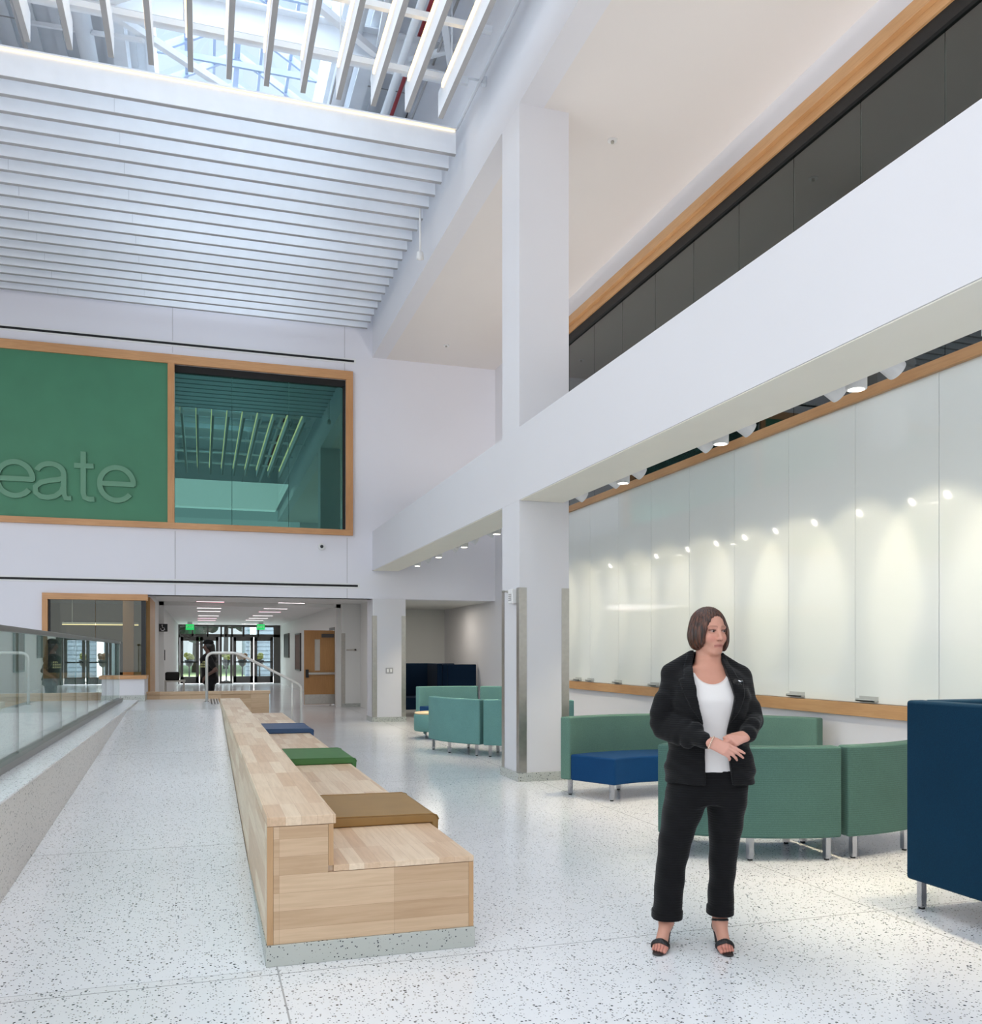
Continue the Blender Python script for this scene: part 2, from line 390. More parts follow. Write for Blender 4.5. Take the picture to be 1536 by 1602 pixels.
# lettering, built from strokes on the green panel
def letter(mb, kind, x, z, h, t, y0, y1):
    def stroke(pts):
        nonlocal y0
        y0 -= .0011
        n = len(pts); base = len(mb.v); P = [Vector((p[0], p[1])) for p in pts]; closed = (P[0] - P[-1]).length < 1e-6
        L, R = [], []
        for i in range(n):
            a = P[i - 1] if i > 0 else (P[-2] if closed else P[0]); b = P[i + 1] if i < n - 1 else (P[1] if closed else P[-1])
            d = (b - a).normalized(); nn = Vector((-d.y, d.x)); L.append(P[i] + nn * t / 2); R.append(P[i] - nn * t / 2)
        for q in range(n):
            for (pt, yy) in ((L[q], y0), (R[q], y0), (R[q], y1), (L[q], y1)): mb.v.append((x + pt.x * h, yy, z + pt.y * h))
        for q in range(n - 1):
            for k in range(4):
                l = (k + 1) % 4; mb.face((base + 4 * q + k, base + 4 * q + 4 + k, base + 4 * q + 4 + l, base + 4 * q + l))
        if not closed: mb.face((base, base + 1, base + 2, base + 3)); e = base + 4 * (n - 1); mb.face((e, e + 1, e + 2, e + 3))
    def arcp(cx, cy, rx, ry, a0, a1, n=20): return [(cx + rx * math.cos(math.radians(a0 + (a1 - a0) * i / n)), cy + ry * math.sin(math.radians(a0 + (a1 - a0) * i / n))) for i in range(n + 1)]
    r = t / 2
    if kind == 'e':
        stroke([(.92 - r, .5)] + arcp(.48, .5, .48 - r, .5 - r, 0, 322, 34)); stroke([(r, .5), (.92, .5)])
    elif kind == 'c': stroke(arcp(.48, .5, .46 - r, .5 - r, 38, 322, 34))
    elif kind == 'r': stroke([(r, 0), (r, 1)]); stroke([(r, .55), (.12, .75), (.25, .9), (.42, .95)])
    elif kind == 'a':
        stroke(arcp(.42, .68, .32, .32 - r, 165, 0, 18) + [(.74, .45), (.74, .2), (.79, .06), (.92, .06)])
        stroke([(.74, .58), (.62, .535), (.42, .50), (.2, .44), (.075, .32), (.08, .17), (.2, .07), (.36, .055), (.54, .1), (.68, .22), (.74, .36)])
    elif kind == 't':
        stroke([(.27, 1.3), (.27, .22), (.31, .09), (.42, .06), (.54, .07)]); stroke([(.05, .93), (.52, .93)])
mb = MB()
xb = lambda px: onY(px, 760, FY - .03)[0]
zb = onY(180, 787, FY - .03)[1]; hh = (onY(180, 728, FY - .03)[1] - zb)
for k, px in (('e', 152), ('t', 113), ('a', 51), ('e', -9), ('r', -44), ('c', -106)):
    letter(mb, k, xb(px), zb, hh, .13, FY - .075, FY - .031)
o = mb.build('wall_lettering', M['green_letter']); tag(o, 'raised pale green lowercase letters on the green wall panel', 'lettering')
# slot diffusers
for (z, xr, lab) in ((7.63, 3.1, 'long white slot diffuser with black gap above the wood framed panel'), (2.885, 3.18, 'long white slot diffuser with black gap above the corridor opening')):
    t = thing('slot_diffuser', lab, 'air vent', (0, FY, z))
    MB().box(-8, xr, FY - .012, FY, z - .055, z + .055).build('frame', M['plastic'], t)
    mb = MB().box(-7.96, xr - .04, FY - .016, FY - .0125, z - .022, z + .022); mb.build('slot', M['black'], t)
mb = MB()
for px, z0, z1 in ((274, 2.62, 3.9), (543, 2.62, 3.9), (270, 7.45, 8.5), (539, 7.42, 8.5)):
    x = onY(px, 860, FY)[0]; mb.box(x - .004, x + .004, FY - .003, FY, z0, z1)
struct('trim_7', mb, M['baffle_edge'])
t = thing('dome_camera', 'small white security camera below the dark window', 'camera', (2.38, FY, 3.69))
MB().cyl((2.38, FY, 3.69), (2.38, FY - .05, 3.69), .075).build('housing', M['plastic'], t, .01); MB().blob((2.38, FY - .045, 3.69), .036).build('lens', M['dark'], t)

# ------------------------------------------------------------------ corridor, passage and seating alcove behind the far wall
CZ = 2.8
struct('ceiling_corridor', MB().box(-1.2, 4.16, FY + .3, 45.4, CZ, CZ + .1).box(-1.06, 4.16, FY, FY + .3, 2.62, 2.621), M['grey'])
mb = MB().box(-1.2, -1.06, 22.0, 45.2, 0, CZ); struct('wall_corridor_left', mb, M['grey'])
dY0, dY1 = 25.75, 26.75
mb = MB().box(3.62, 3.76, 24.6, dY0, 0, CZ).box(3.62, 3.76, dY1, 45.2, 0, CZ).box(3.62, 3.76, dY0, dY1, 2.12, CZ).box(3.6, 4.16, 24.5, 24.6, 0, CZ)
struct('wall_corridor_right', mb, M['grey'])
struct('wall_alcove', MB().box(4.1, 4.16, FY + .62, 24.5, 0, CZ).box(4.16, WX, 23.5, 23.6, 0, 2.7), M['grey'])
struct('ceiling_alcove', MB().box(4.16, WX, FY + .3, 23.5, 2.62, 2.7), M['grey'])
struct('baseboard_corridor', MB().box(3.58, 4.1, 24.485, 24.5, 0, .1), M['plinth'])
mb = MB().box(-1.06, -.94, 24.9, 25.15, 0, CZ).box(3.5, 3.62, 24.9, 25.15, 0, CZ).box(-1.06, 3.62, 24.9, 25.15, 2.7, CZ)
struct('trim_8', mb, M['grey'])
# left of the corridor: glazed office corner
w = thing('window_3', 'wood framed office window at the corridor corner', 'window', (-2, FY, 1.0), kind='structure')
MB().box(-2.91, -1.02, FY - .06, FY + .06, 2.5, 2.62).box(-2.91, -1.9, FY - .06, FY + .06, .98, 1.09).build('window_frame', M['oak_x'], w, .004)
MB().box(-2.91, -2.81, FY - .06, FY + .06, 1.09, 2.5).build('jamb', M['oak_z'], w, .004)
for a, b in ((-2.81, -1.98), (-1.97, -1.1)): MB().box(a, b, FY + .02, FY + .03, 1.09, 2.5).build('pane', M['pane_office'], w)
MB().box(-1.14, -1.06, FY - .02, FY + .06, 1.0, 2.5).box(-2.81, -2.77, FY + .012, FY + .05, 1.09, 2.5).build('mullion', M['dark'], w)
MB().box(-1.1, -1.09, FY + .06, 19.95, 1.0, 2.5).build('pane', M['pane_office'], w)
struct('wall_office_corner', MB().box(-1.14, -1.06, FY + .3, 19.95, 0, 1.0).box(-1.14, -1.06, FY + .3, 22, 2.62, CZ), M['white'])
struct('trim_9', MB().box(-1.16, -1.02, 19.95, 22.0, 0, 2.62), M['doorwood'], .004)
mb = MB().box(-6, -1.2, 24.6, 24.7, 0, 3).box(-6, -5.9, FY + .3, 24.7, 0, 3); struct('wall_office', mb, M['beige'])
tag(MB().box(-5.8, -1.9, 23.9, 24.5, 0, 1.75).build('storage_cabinet', M['room_black']), 'dark storage cabinets along the back of the dim office', 'cabinet')
struct('ceiling_office', MB().box(-6, -1.2, FY + .3, 24.7, 2.7, 2.8), M['grey'])
xa = onY(192, 1000, 21)[0]; xc = onY(209, 1000, 21)[0]
struct('column_office', MB().box(xa, xc, 21, 21.2, 0, 2.7), M['oak_z'])
t = thing('office_board', 'pale pinboard on the back wall inside the dim office', 'board', (-2.6, 24.6, 1.2))
MB().box(-3.2, -1.7, 24.55, 24.6, 1.3, 2.2).build('panel', M['cream'], t); [MB().box(-3.25, -1.65, 24.52, 24.55, q, q + .05).build('frame', M['dark'], t) for q in (1.25, 2.2)]
t = thing('linear_light', 'thin white linear light inside the office window', 'light', (-2.2, 21.6, 2.1))
MB().box(-2.9, -1.35, 21.58, 21.62, 2.08, 2.1).build('lens', M['led'], t)
MB().box(-2.9, -1.35, 21.58, 21.62, 2.1, 2.14).build('housing', M['plastic'], t); [MB().cyl((q, 21.6, 2.14), (q, 21.6, 2.7), .008).build('hanger', M['plastic'], t) for q in (-2.7, -1.5)]
# corridor ceiling lights
k = 0
for side, lst in (('left', ((941, 329), (951, 327), (956, 327), (963, 326), (967, 324), (970, 323), (976, 322))), ('right', ((943, 456), (952, 431), (957, 422), (963, 411), (967, 404), (970, 398), (976, 390)))):
    for i, (py, px) in enumerate(lst):
        r = ray(px, py); tt = (CZ - ZC) / r[2]; x, y = r[0] * tt, r[1] * tt
        t = thing('recessed_linear_light', f'thin glowing corridor ceiling light, {ORD[i]} of the {side} row from the hall', 'ceiling light', (x, y, CZ), group='corridor ceiling lights')
        MB().box(x - .36, x + .36, y - .05, y + .05, CZ - .008, CZ).build('frame', M['plastic'], t)
        MB().box(x - .34, x + .34, y - .035, y + .035, CZ - .012, CZ - .0085).build('lens', M['pink_led' if i in (0, 4, 5) and side == 'left' or i == 2 and side == 'right' else 'cool_led'], t)
# entrance doors
DY = 45.0
def dx(px): return onY(px, 1020, DY)[0]
def dz(py, px=350): return onY(px, py, DY)[1]
zt, zh, zl = 2.78, dz(996), dz(1000)
xl, xr = -1.06, 3.62
t = thing('door_1', 'metal storefront entrance with glazed double doors and transom', 'door', (1.2, DY, 0), kind='structure')
mb = MB().box(xl, xr, DY, DY + .12, 2.7, 2.8).box(xl, xr, DY, DY + .12, zh - .02, zh + .12).box(xl, dx(281), DY, DY + .12, 0, 2.7).box(dx(428), xr, DY, DY + .12, 0, 2.7)
for px in (301, 325, 346, 353, 363, 381, 404): mb.box(dx(px) - .04, dx(px) + .04, DY, DY + .12, zh, 2.72)
for a, b in ((343, 347), (360, 364)): mb.box(dx(a), dx(b), DY, DY + .12, 0, zh)
mb.box(dx(347), dx(360), DY, DY + .12, 0, .12)
mb.build('door_frame', M['bronze'], t)
MB().box(xl, xr, DY + .05, DY + .06, zh + .1, 2.7).build('transom_glass', M['door_glass'], t)
MB().box(dx(347), dx(360), DY + .05, DY + .06, .12, zh).build('sidelight', M['door_glass'], t)
for a, b in ((281, 312), (312, 343), (364, 397), (397, 428)):
    x0, x1 = dx(a) + .02, dx(b) - .02; wv = .2
    lf = MB().box(x0, x0 + wv - .06, DY + .02, DY + .08, .02, zh - .02).box(x1 - wv + .06, x1, DY + .02, DY + .08, .02, zh - .02).box(x0, x1, DY + .02, DY + .08, .02, .34).box(x0, x1, DY + .02, DY + .08, zh - .2, zh - .02).build('door_leaf', M['bronze'], t)
    MB().box(x0 + .13, x1 - .13, DY + .04, DY + .05, .34, zh - .2).build('glass', M['door_glass'], lf)
    MB().box(x0 + .05, x1 - .05, DY - .05, DY - .01, 1.0, 1.06).build('push_bar', M['dark'], lf)
def text_mesh(body, size, name):
    c = bpy.data.curves.new(name, 'FONT'); c.body = body; c.size = size; c.align_x = 'CENTER'; c.align_y = 'CENTER'; c.extrude = .004
    o = bpy.data.objects.new(name, c); COL.objects.link(o); bpy.context.view_layer.update()
    me = bpy.data.meshes.new_from_object(o.evaluated_get(bpy.context.evaluated_depsgraph_get())); bpy.data.objects.remove(o); return me
def put_text(body, size, name, mat, mtx, parent):
    me = text_mesh(body, size, name); me.transform(mtx); me.materials.clear(); me.materials.append(mat); return link(name, me, parent)
FACE = Matrix.Rotation(PI / 2, 4, 'X')
for px, lab in ((297, 'glowing green exit sign above the left pair of entrance doors'), (408, 'glowing green exit sign above the right pair of entrance doors')):
    x, z = onY(px, 981, 41.0); t = thing('exit_sign', lab, 'exit sign', (x, 41, z - .12))
    MB().box(x - .17, x + .17, 41, 41.03, z - .12, z + .12).build('panel', M['exit_green'], t)
    put_text('EXIT', .15, 'lettering', M['sign_white'], Matrix.Translation((x, 40.99, z)) @ FACE, t); MB().box(x - .1, x + .1, 40.98, 41.05, z + .12, CZ).build('mount', M['plastic'], t)
# restroom blade sign on the left wall
t = thing('restroom_sign', 'black square restroom sign with white wheelchair symbol projecting from wall', 'sign', (-.9, 25.2, 2.0))
sx, sz = onY(255, 982, 24.8); MB().box(-1.06, sx + .11, 24.8, 24.83, sz - .1, sz + .1).build('panel', M['sign_black'], t)
mb = MB(); q = [(sx + .045 * math.cos(a * .3) - .01, 24.795, sz - .03 + .045 * math.sin(a * .3)) for a in range(9, 22)]; mb.tube(q, .007, 6)
mb.tube([(sx - .02, 24.795, sz + .04), (sx - .01, 24.795, sz), (sx + .03, 24.795, sz - .005), (sx + .045, 24.795, sz - .05)], .008, 6); mb.blob((sx - .022, 24.795, sz + .062), .013, 6); mb.build('symbol', M['sign_white'], t)
# side door standing open on the right
hx, hy = 3.6, 25.72
t = thing('door_2', 'maple door with narrow glass lite standing open into the corridor', 'door', (hx, hy, 0), kind='structure')
x0 = hx - .88; z1 = 2.1; y0, y1 = hy - .025, hy + .02
lx0, lx1 = onY(492, 1020, hy)[0], onY(500.5, 1020, hy)[0]
MB().box(x0, lx0, y0, y1, .02, z1).box(lx1, hx, y0, y1, .02, z1).box(lx0, lx1, y0, y1, .02, .97).box(lx0, lx1, y0, y1, 1.85, z1).build('door_leaf', M['doorwood'], t)
MB().box(lx0, lx1, hy - .006, hy, .97, 1.85).build('glass', paint('frosted_lite', (216, 214, 204), .3), t)
MB().box(x0 + .01, hx - .01, y0 - .006, y0 - .001, .03, .3).build('kick_plate', M['steel'], t)
pb = MB().box(x0 + .12, hx - .03, y0 - .06, y0 - .02, .86, .92).build('push_bar', M['steel'], t); MB().box(x0 + .04, x0 + .12, y0 - .06, y0 - .001, .78, 1.0).build('latch_case', M['dark'], pb)
MB().box(hx - .4, hx - .06, y0 - .06, y0 - .001, 1.9, 2.0).build('closer', M['bronze'], t)
t = thing('door_3', 'empty dark metal door frame in the right corridor wall', 'door frame', (3.6, 26.2, 0), kind='structure')
MB().box(3.57, 3.62, dY0 - .08, dY0, 0, 2.2).box(3.57, 3.62, dY1, dY1 + .08, 0, 2.2).box(3.57, 3.62, dY0 - .08, dY1 + .08, 2.12, 2.2).build('frame', M['bronze'], t)
for (pa, pb_, ya, yb_, nm, lab, mt) in ((463.5, 471, 993, 1047, 'notice_board', 'brown notice board on the right corridor wall beside the door', paint('brown_board', (104, 76, 64), .7)), (446, 453, 993, 1027, 'wall_display', 'black wall display on the right corridor wall near the entrance', M['dark'])):
    Y0, Y1 = onX(pb_, 3.62), onX(pa, 3.62); Ym = (Y0 + Y1) / 2
    r = ray((pa + pb_) / 2, ya); z1 = ZC + r[2] * Ym / r[1]; r = ray((pa + pb_) / 2, yb_); z0 = ZC + r[2] * Ym / r[1]
    t = thing(nm, lab, 'display' if 'display' in nm else 'notice board', (3.62, Ym, z0)); MB().box(3.58, 3.615, Y0, Y1, z0, z1).build('panel', mt, t)
    MB().box(3.565, 3.62, Y0 - .05, Y0, z0 - .05, z1 + .05).box(3.565, 3.62, Y1, Y1 + .05, z0 - .05, z1 + .05).box(3.565, 3.62, Y0, Y1, z1, z1 + .05).box(3.565, 3.62, Y0, Y1, z0 - .05, z0).build('frame', M['bronze'], t)
# small table with black bag by the left corridor wall
t = thing('side_table', 'small pale table against the left corridor wall', 'table', (-.7, 27, 0))
MB().box(-1.02, -.45, 26.6, 27.4, .66, .7).build('table_top', M['steel'], t)
for x in (-.98, -.49):
    for y in (26.65, 27.35): MB().box(x - .02, x + .02, y - .02, y + .02, 0, .66).build('leg', M['steel'], t)
o = MB().box(-.98, -.6, 26.75, 27.2, .7, .93).build('shoulder_bag', M['black'], None, .04, 3); tag(o, 'black bag lying on the small corridor table', 'bag')
t = thing('wall_phone', 'black handset on the left corridor wall below the sign', 'phone', (-1.05, 25.6, 1.3))
MB().box(-1.06, -.98, 25.4, 25.55, 1.25, 1.6).build('base', M['dark'], t); MB().box(-.98, -.93, 25.43, 25.52, 1.27, 1.55).build('handset', M['black'], t, .01)
# exterior beyond the doors
struct('exterior_ground', MB().box(-40, 40, 45.4, 110, -.25, -.02), paint('concrete_outside', (214, 214, 206), .9, var=.06, scale=.4))
struct('exterior_lawn', MB().box(-40, 40, 60, 110, -.02, .02), paint('lawn_outside', (170, 186, 130), .95, var=.1, scale=1))
t = thing('neighbouring_building', 'grey clapboard building outside the entrance doors', 'building', (6, 58, 0))
mb = MB().box(2.6, 14, 58, 64, 0, 6.2); mb.build('wall', paint('grey_siding', (128, 140, 152), .8), t)
mb = MB()
for i in range(24): mb.box(2.58, 14, 57.97, 58, .1 + i * .25, .13 + i * .25)
mb.build('siding_lines', paint('siding_shadow', (96, 106, 116), .8), t)
for x in (3.0, 5.2): MB().box(x - .18, x + .18, 57.4, 57.76, 0, 6).build('porch_post', M['sign_white'], t)
MB().prism([(2.2, 57.2, 6.2), (14, 57.2, 6.2), (14, 61, 8.2), (2.2, 61, 8.2)], (0, 0, .15)).build('roof', M['bronze'], t)
random.seed(3)
leafm = paint('outdoor_leaves', (70, 92, 74), .9, var=.35, scale=2.5); bark = paint('bark', (84, 74, 66), .9)
for i, (x, y, h) in enumerate(((-7, 72, 9), (-3.5, 80, 11), (-.5, 70, 8.5), (2, 84, 12), (-11, 78, 10), (5, 76, 11), (-5.5, 66, 7))):
    t = thing('tree', f'tree outside beyond the doors, {ORD[i]} planted on the far lawn', 'tree', (x, y, 0), group='trees outside the entrance')
    MB().tube([(x, y, 0), (x + .1, y, h * .5), (x, y, h * .8)], [.22, .16, .06], 8).build('trunk', bark, t)
    mb = MB()
    for q in range(26):
        a = random.random() * 2 * PI; rr = random.random() ** .5 * h * .28; zz = h * (.3 + .65 * random.random())
        mb.blob((x + rr * math.cos(a), y + rr * math.sin(a), zz), (random.uniform(.5, 1.1), random.uniform(.5, 1.1), random.uniform(.4, .8)), 6)
    mb.build('crown', leafm, t)
mum = [paint('mum_flowers_yellow', (96, 98, 36), .9, var=.4, scale=12), paint('mum_flowers_rust', (88, 62, 38), .9, var=.4, scale=12)]
for i, (px, lab) in enumerate(((296, 'round potted mum outside the left entrance door'), (354, 'round potted mum outside the narrow sidelight'), (379, 'rust potted mum outside the third door leaf'), (406, 'pair of bushy potted mums outside the rightmost door leaf'))):
    y = 48.5; x, _ = onY(px, 1030, y); zc = onY(px, 1028, y)[1]
    t = thing('flower_planter', lab, 'potted plant', (x, y, 0), group='planters outside the doors')
    MB().lathe([(.12, 0), (.12, .04), (.04, .06), (.04, zc - .5), (.16, zc - .42), (.24, zc - .15), (.22, zc - .14)], (x, y, 0), 16).build('pot', M['dark'], t)
    mb = MB()
    for q in range(16):
        a = random.random() * 2 * PI; rr = random.random() * .2; mb.blob((x + rr * math.cos(a), y + rr * math.sin(a), zc + random.uniform(-.06, .12)), .12, 6)
    mb.build('flowers', mum[1 if i in (2,) else 0], t)

# corner guards
def guard(name, x, y, sx, sy, z1, lab):
    w_ = .09; t_ = .004; g_ = .0015; mb = MB(); mb.box(x - sx * t_, x + sx * w_, y - sy * t_, y - sy * g_, .102, z1); mb.box(x - sx * t_, x - sx * g_, y - sy * g_, y + sy * w_, .102, z1)
    o = mb.build('corner_guard', M['steel']); tag(o, lab, 'corner guard', 'stainless corner guards')
guard('g', FX, 9.74, 1, 1, 2.22, 'stainless corner guard on the front left corner of the near column')
guard('g', 4.06, 9.74, -1, 1, 2.22, 'stainless corner guard on the right corner of the near column')
guard('g', FX, 10.36, 1, -1, 2.22, 'stainless corner guard on the rear left edge of the near column')
guard('g', FX, FY - .06, 1, 1, 2.26, 'stainless corner guard on the left corner of the far pier')
guard('g', 4.16, FY - .06, -1, 1, 2.26, 'stainless corner guard on the right corner of the far pier')
guard('g', 3.6, 24.5, 1, 1, 2.0, 'stainless corner guard on the passage wall beside the maple door')
# devices
t = thing('light_switch', 'white double switch plate on the far pier', 'switch', (3.8, FY - .06, 1.1))
sx, sz = onY(609, 1049, FY - .06); MB().box(sx - .08, sx + .08, FY - .068, FY - .061, sz - .06, sz + .06).build('plate', M['baffle_edge'], t, .003)
for q in (-.035, .035): MB().box(sx + q - .018, sx + q + .018, FY - .075, FY - .068, sz - .035, sz + .035).build('rocker', M['sign_white'], t)
t = thing('door_operator_button', 'small pale control with dark sensor on the passage wall', 'control', (3.8, 24.5, 1.4))
sx, sz = onY(551, 1017, 24.5); MB().box(sx - .16, sx + .12, 24.485, 24.499, sz - .02, sz + .02).build('plate', M['steel'], t); MB().blob((sx + .08, 24.48, sz + .01), .025, 6).build('sensor', M['dark'], t)
t = thing('wall_alarm', 'white alarm sounder box on a bracket on the near column', 'alarm', (FX, 10.0, 2.0))
ay = onX(799, FX - .05); r = ray(799, 933); az = ZC + r[2] * ay / r[1]
MB().box(FX - .06, FX - .001, ay - .07, ay + .07, az - .085, az + .085).build('housing', M['plastic'], t, .008); mb = MB()
for q in range(4): mb.box(FX - .064, FX - .0605, ay - .045, ay + .045, az - .05 + q * .022, az - .04 + q * .022)
mb.build('grille', M['baffle_edge'], t)
MB().tube([(FX - .03, ay + .07, az + .06), (FX - .05, ay + .2, az + .07), (FX - .05, ay + .3, az + .07)], .012, 8).build('bracket', M['steel'], t)
for px, lab in ((958, 'small round sprinkler in the bay ceiling near the column'), (698, 'small round sprinkler in the bay ceiling near the far wall')):
    r = ray(px, 219 if px == 958 else 540); tt = (HZ - ZC) / r[2]; x, y = r[0] * tt, r[1] * tt
    t = thing('ceiling_sprinkler', lab, 'ceiling sprinkler', (x, y, HZ)); MB().cyl((x, y, HZ), (x, y, HZ - .015), .06).build('mount_plate', M['plastic'], t); MB().cyl((x, y, HZ - .015), (x, y, HZ - .04), .02).build('spray_head', M['steel'], t)
# ------------------------------------------------------------------ roof zone
BZ = 8.27; BH = .33
sk = (-.75, 2.0, 1.0, 18.6)           # skylight opening x0 x1 y0 y1
mb = MB().box(-9, sk[0], -6, FY, RZ, RZ + .2).box(sk[1], FX + .3, -6, FY, RZ, RZ + .2).box(sk[0], sk[1], -6, sk[2], RZ, RZ + .2).box(sk[0], sk[1], sk[3], FY, RZ, RZ + .2)
for i in range(36): 
    x = -8.8 + i * .35
    if x < sk[0] - .1 or (sk[1] + .1 < x < FX): mb.box(x, x + .12, -6, FY, RZ - .06, RZ)
struct('ceiling_roof_deck', mb, M['deck'])
mb = MB().box(sk[0] - .1, sk[0] + .012, sk[2], sk[3], RZ - .012, RZ + .9).box(sk[1] - .012, sk[1] + .1, sk[2], sk[3], RZ - .012, RZ + .9).box(sk[0] + .013, sk[1] - .013, sk[2] - .1, sk[2] + .012, RZ - .012, RZ + .9).box(sk[0] + .013, sk[1] - .013, sk[3] - .012, sk[3] + .1, RZ - .012, RZ + .9)
struct('trim_10', mb, M['steelwhite'])
t = thing('window_4', 'long ridge skylight in the white roof above the baffles', 'skylight', ((sk[0] + sk[1]) / 2, 9.5, RZ + .9), kind='structure')
xm = (sk[0] + sk[1]) / 2; zr = RZ + 1.7; zb_ = RZ + .9
skm = paint('skylight_bars', (170, 186, 214), .5)
mb = MB(); 
for i in range(19):
    y = sk[2] + (sk[3] - sk[2]) * i / 18
    mb.bar((sk[0], y, zb_), (xm, y, zr), .06, .12); mb.bar((sk[1], y, zb_), (xm, y, zr), .06, .12)
    if i % 2 == 0: mb.bar((sk[0], y, zb_), (sk[1], y, zb_), .05, .1)
mb.bar((xm, sk[2], zr), (xm, sk[3], zr), .1, .15)
for q in (.35, .7):
    mb.bar((sk[0] + (xm - sk[0]) * q, sk[2], zb_ + .8 * q), (sk[0] + (xm - sk[0]) * q, sk[3], zb_ + .8 * q), .05, .08)
    mb.bar((sk[1] + (xm - sk[1]) * q, sk[2], zb_ + .8 * q), (sk[1] + (xm - sk[1]) * q, sk[3], zb_ + .8 * q), .05, .08)
mb.build('glazing_bars', skm, t)
mb = MB().quad((sk[0], sk[2], zb_ + .06), (xm, sk[2], zr + .06), (xm, sk[3], zr + .06), (sk[0], sk[3], zb_ + .06)).quad((sk[1], sk[2], zb_ + .06), (xm, sk[2], zr + .06), (xm, sk[3], zr + .06), (sk[1], sk[3], zb_ + .06))
mb.build('glass', M['door_glass'], t, fix=False)
# steel below the roof
def ibeam(mb, p0, p1, w, h, tk=.02):
    p0, p1 = Vector(p0), Vector(p1); z = Vector((0, 0, 1))
    mb.bar(p0 + z * h / 2, p1 + z * h / 2, w, tk); mb.bar(p0 - z * h / 2, p1 - z * h / 2, w, tk); mb.bar(p0, p1, tk, h)
for i, y in enumerate((3.3, 6.6, 9.6, 12.6, 15.6)):
    mb = MB(); ibeam(mb, (-9, y, 9.95), (FX, y, 9.95), .26, .42); struct('roof_beam', mb, M['steelwhite'])
for x in (-4.2, -1.15, 2.35):
    mb = MB(); ibeam(mb, (x, -6, 10.45), (x, FY, 10.45), .2, .35); struct('roof_purlin_beam', mb, M['steelwhite'])
mb = MB()
for (a, b) in (((-4.2, 12.5, 9.8), (-1.15, 9.7, 9.8)), ((-1.15, 12.5, 9.8), (-4.2, 9.7, 9.8)), ((2.35, 12.5, 9.8), (-1.15, 9.7, 9.8)), ((-1.15, 12.5, 9.8), (2.35, 9.7, 9.8)), ((3.4, 12.5, 9.8), (2.35, 9.7, 9.8)), ((-1.15, 15.5, 9.8), (-4.2, 12.7, 9.8)), ((2.35, 15.5, 9.8), (-1.15, 12.7, 9.8)), ((-1.15, 9.5, 9.8), (2.35, 6.7, 9.8)), ((-4.2, 9.5, 9.8), (-1.15, 6.7, 9.8))):
    mb.bar(a, b, .09, .09)
struct('roof_bracing', mb, M['steelwhite'])
for i, (y, z) in enumerate(((11.0, 8.66), (10.0, 8.66), (8.6, 8.66), (6.4, 8.66), (4.2, 8.66), (2.3, 8.66))):
    t = thing('baffle_support_rail', f'white rail crossing above the lit baffles, {ORD[i]} from their far ends', 'rail', (0, y, z), group='support rails above the lit baffles')
    MB().box(-6.5, 3.2, y - .03, y + .03, z, z + .07).build('rail_bar', M['steelwhite'], t)
    for x in (-5, -2.6, -.2, 1.6, 3.0): MB().cyl((x, y, z + .07), (x, y, 9.75), .01, n=6).build('hanger_rod', M['steelwhite'], t)
for (x, z, r, lab, m_) in ((2.0, 10.1, .13, 'thick white pipe running along the roof right of the skylight', M['steelwhite']), (-1.55, 10.05, .12, 'thick white pipe running along the roof left of the skylight', M['steelwhite']), (2.55, 9.4, .05, 'thin white pipe along the roof near the bulkhead', M['steelwhite']), (2.93, 10.2, .03, 'dark red pipe running along the roof deck', M['red']), (-2.9, 10.2, .16, 'wide white duct along the roof on the left', M['steelwhite'])):
    o = MB().cyl((x, -5, z), (x, FY, z), r, n=14).build('roof_pipe', m_); tag(o, lab, 'pipe')
for (x, z, r, lab) in ((1.75, 9.35, .014, 'very thin grey conduit along the roof right of the skylight'), (3.15, 9.9, .02, 'thin grey conduit along the roof next to the bulkhead'), (-2.2, 9.4, .03, 'thin white conduit along the roof left of the skylight')):
    o = MB().cyl((x, -5, z), (x, FY, z), r, n=8).build('roof_conduit', M['baffle_edge']); tag(o, lab, 'pipe')
mb = MB()
for q in range(-5, 19, 2): mb.box(-9, sk[0] - .12, q, q + .012, RZ - .075, RZ - .061).box(sk[1] + .12, FX, q, q + .012, RZ - .075, RZ - .061)
struct('trim_12', mb, M['baffle_edge'])
mb = MB()
for y in (7.2, 9.9, 13.0, 15.9):
    mb.bar((2.35, y, 9.9), (3.44, y - .9, 9.9), .07, .07); mb.bar((2.35, y, 9.75), (2.35, y - 1.3, 10.3), .06, .06); mb.bar((-1.15, y, 9.75), (-1.15, y - 1.3, 10.3), .06, .06); mb.bar((-.75, y, 9.7), (-2.4, y + 1.2, 10.4), .05, .05)
struct('roof_struts', mb, M['steelwhite'])
t = thing('sprinkler_pipe', 'thin white sprinkler pipe along the bulkhead beside the baffle ends', 'pipe', (3.37, 8, 8.7))
MB().cyl((3.37, -4, 8.75), (3.37, FY - .01, 8.75), .022, n=10).build('pipe', M['steelwhite'], t)
mb = MB()
for y in (6.2, 8.6, 11.0, 13.4, 15.8): mb.cyl((3.37, y, 8.75), (3.1, y, 8.75), .014, n=8); mb.box(3.39, 3.447, y - .03, y + .03, 8.70, 8.80)
mb.build('branch', M['steelwhite'], t)
yy = onX(657, 3.25); r = ray(657, 405); zz = ZC + r[2] * yy / r[1]
t = thing('ceiling_sensor', 'small white pendant device hanging beside the baffle ends', 'sensor', (3.25, yy, zz))
MB().tube([(3.25, yy, 8.75), (3.25, yy, zz + .1)], .018, 8).build('stem', M['plastic'], t); MB().lathe([(.02, .12), (.05, .1), (.06, 0), (.02, -.02)], (3.25, yy, zz), 14).build('head', M['plastic'], t)

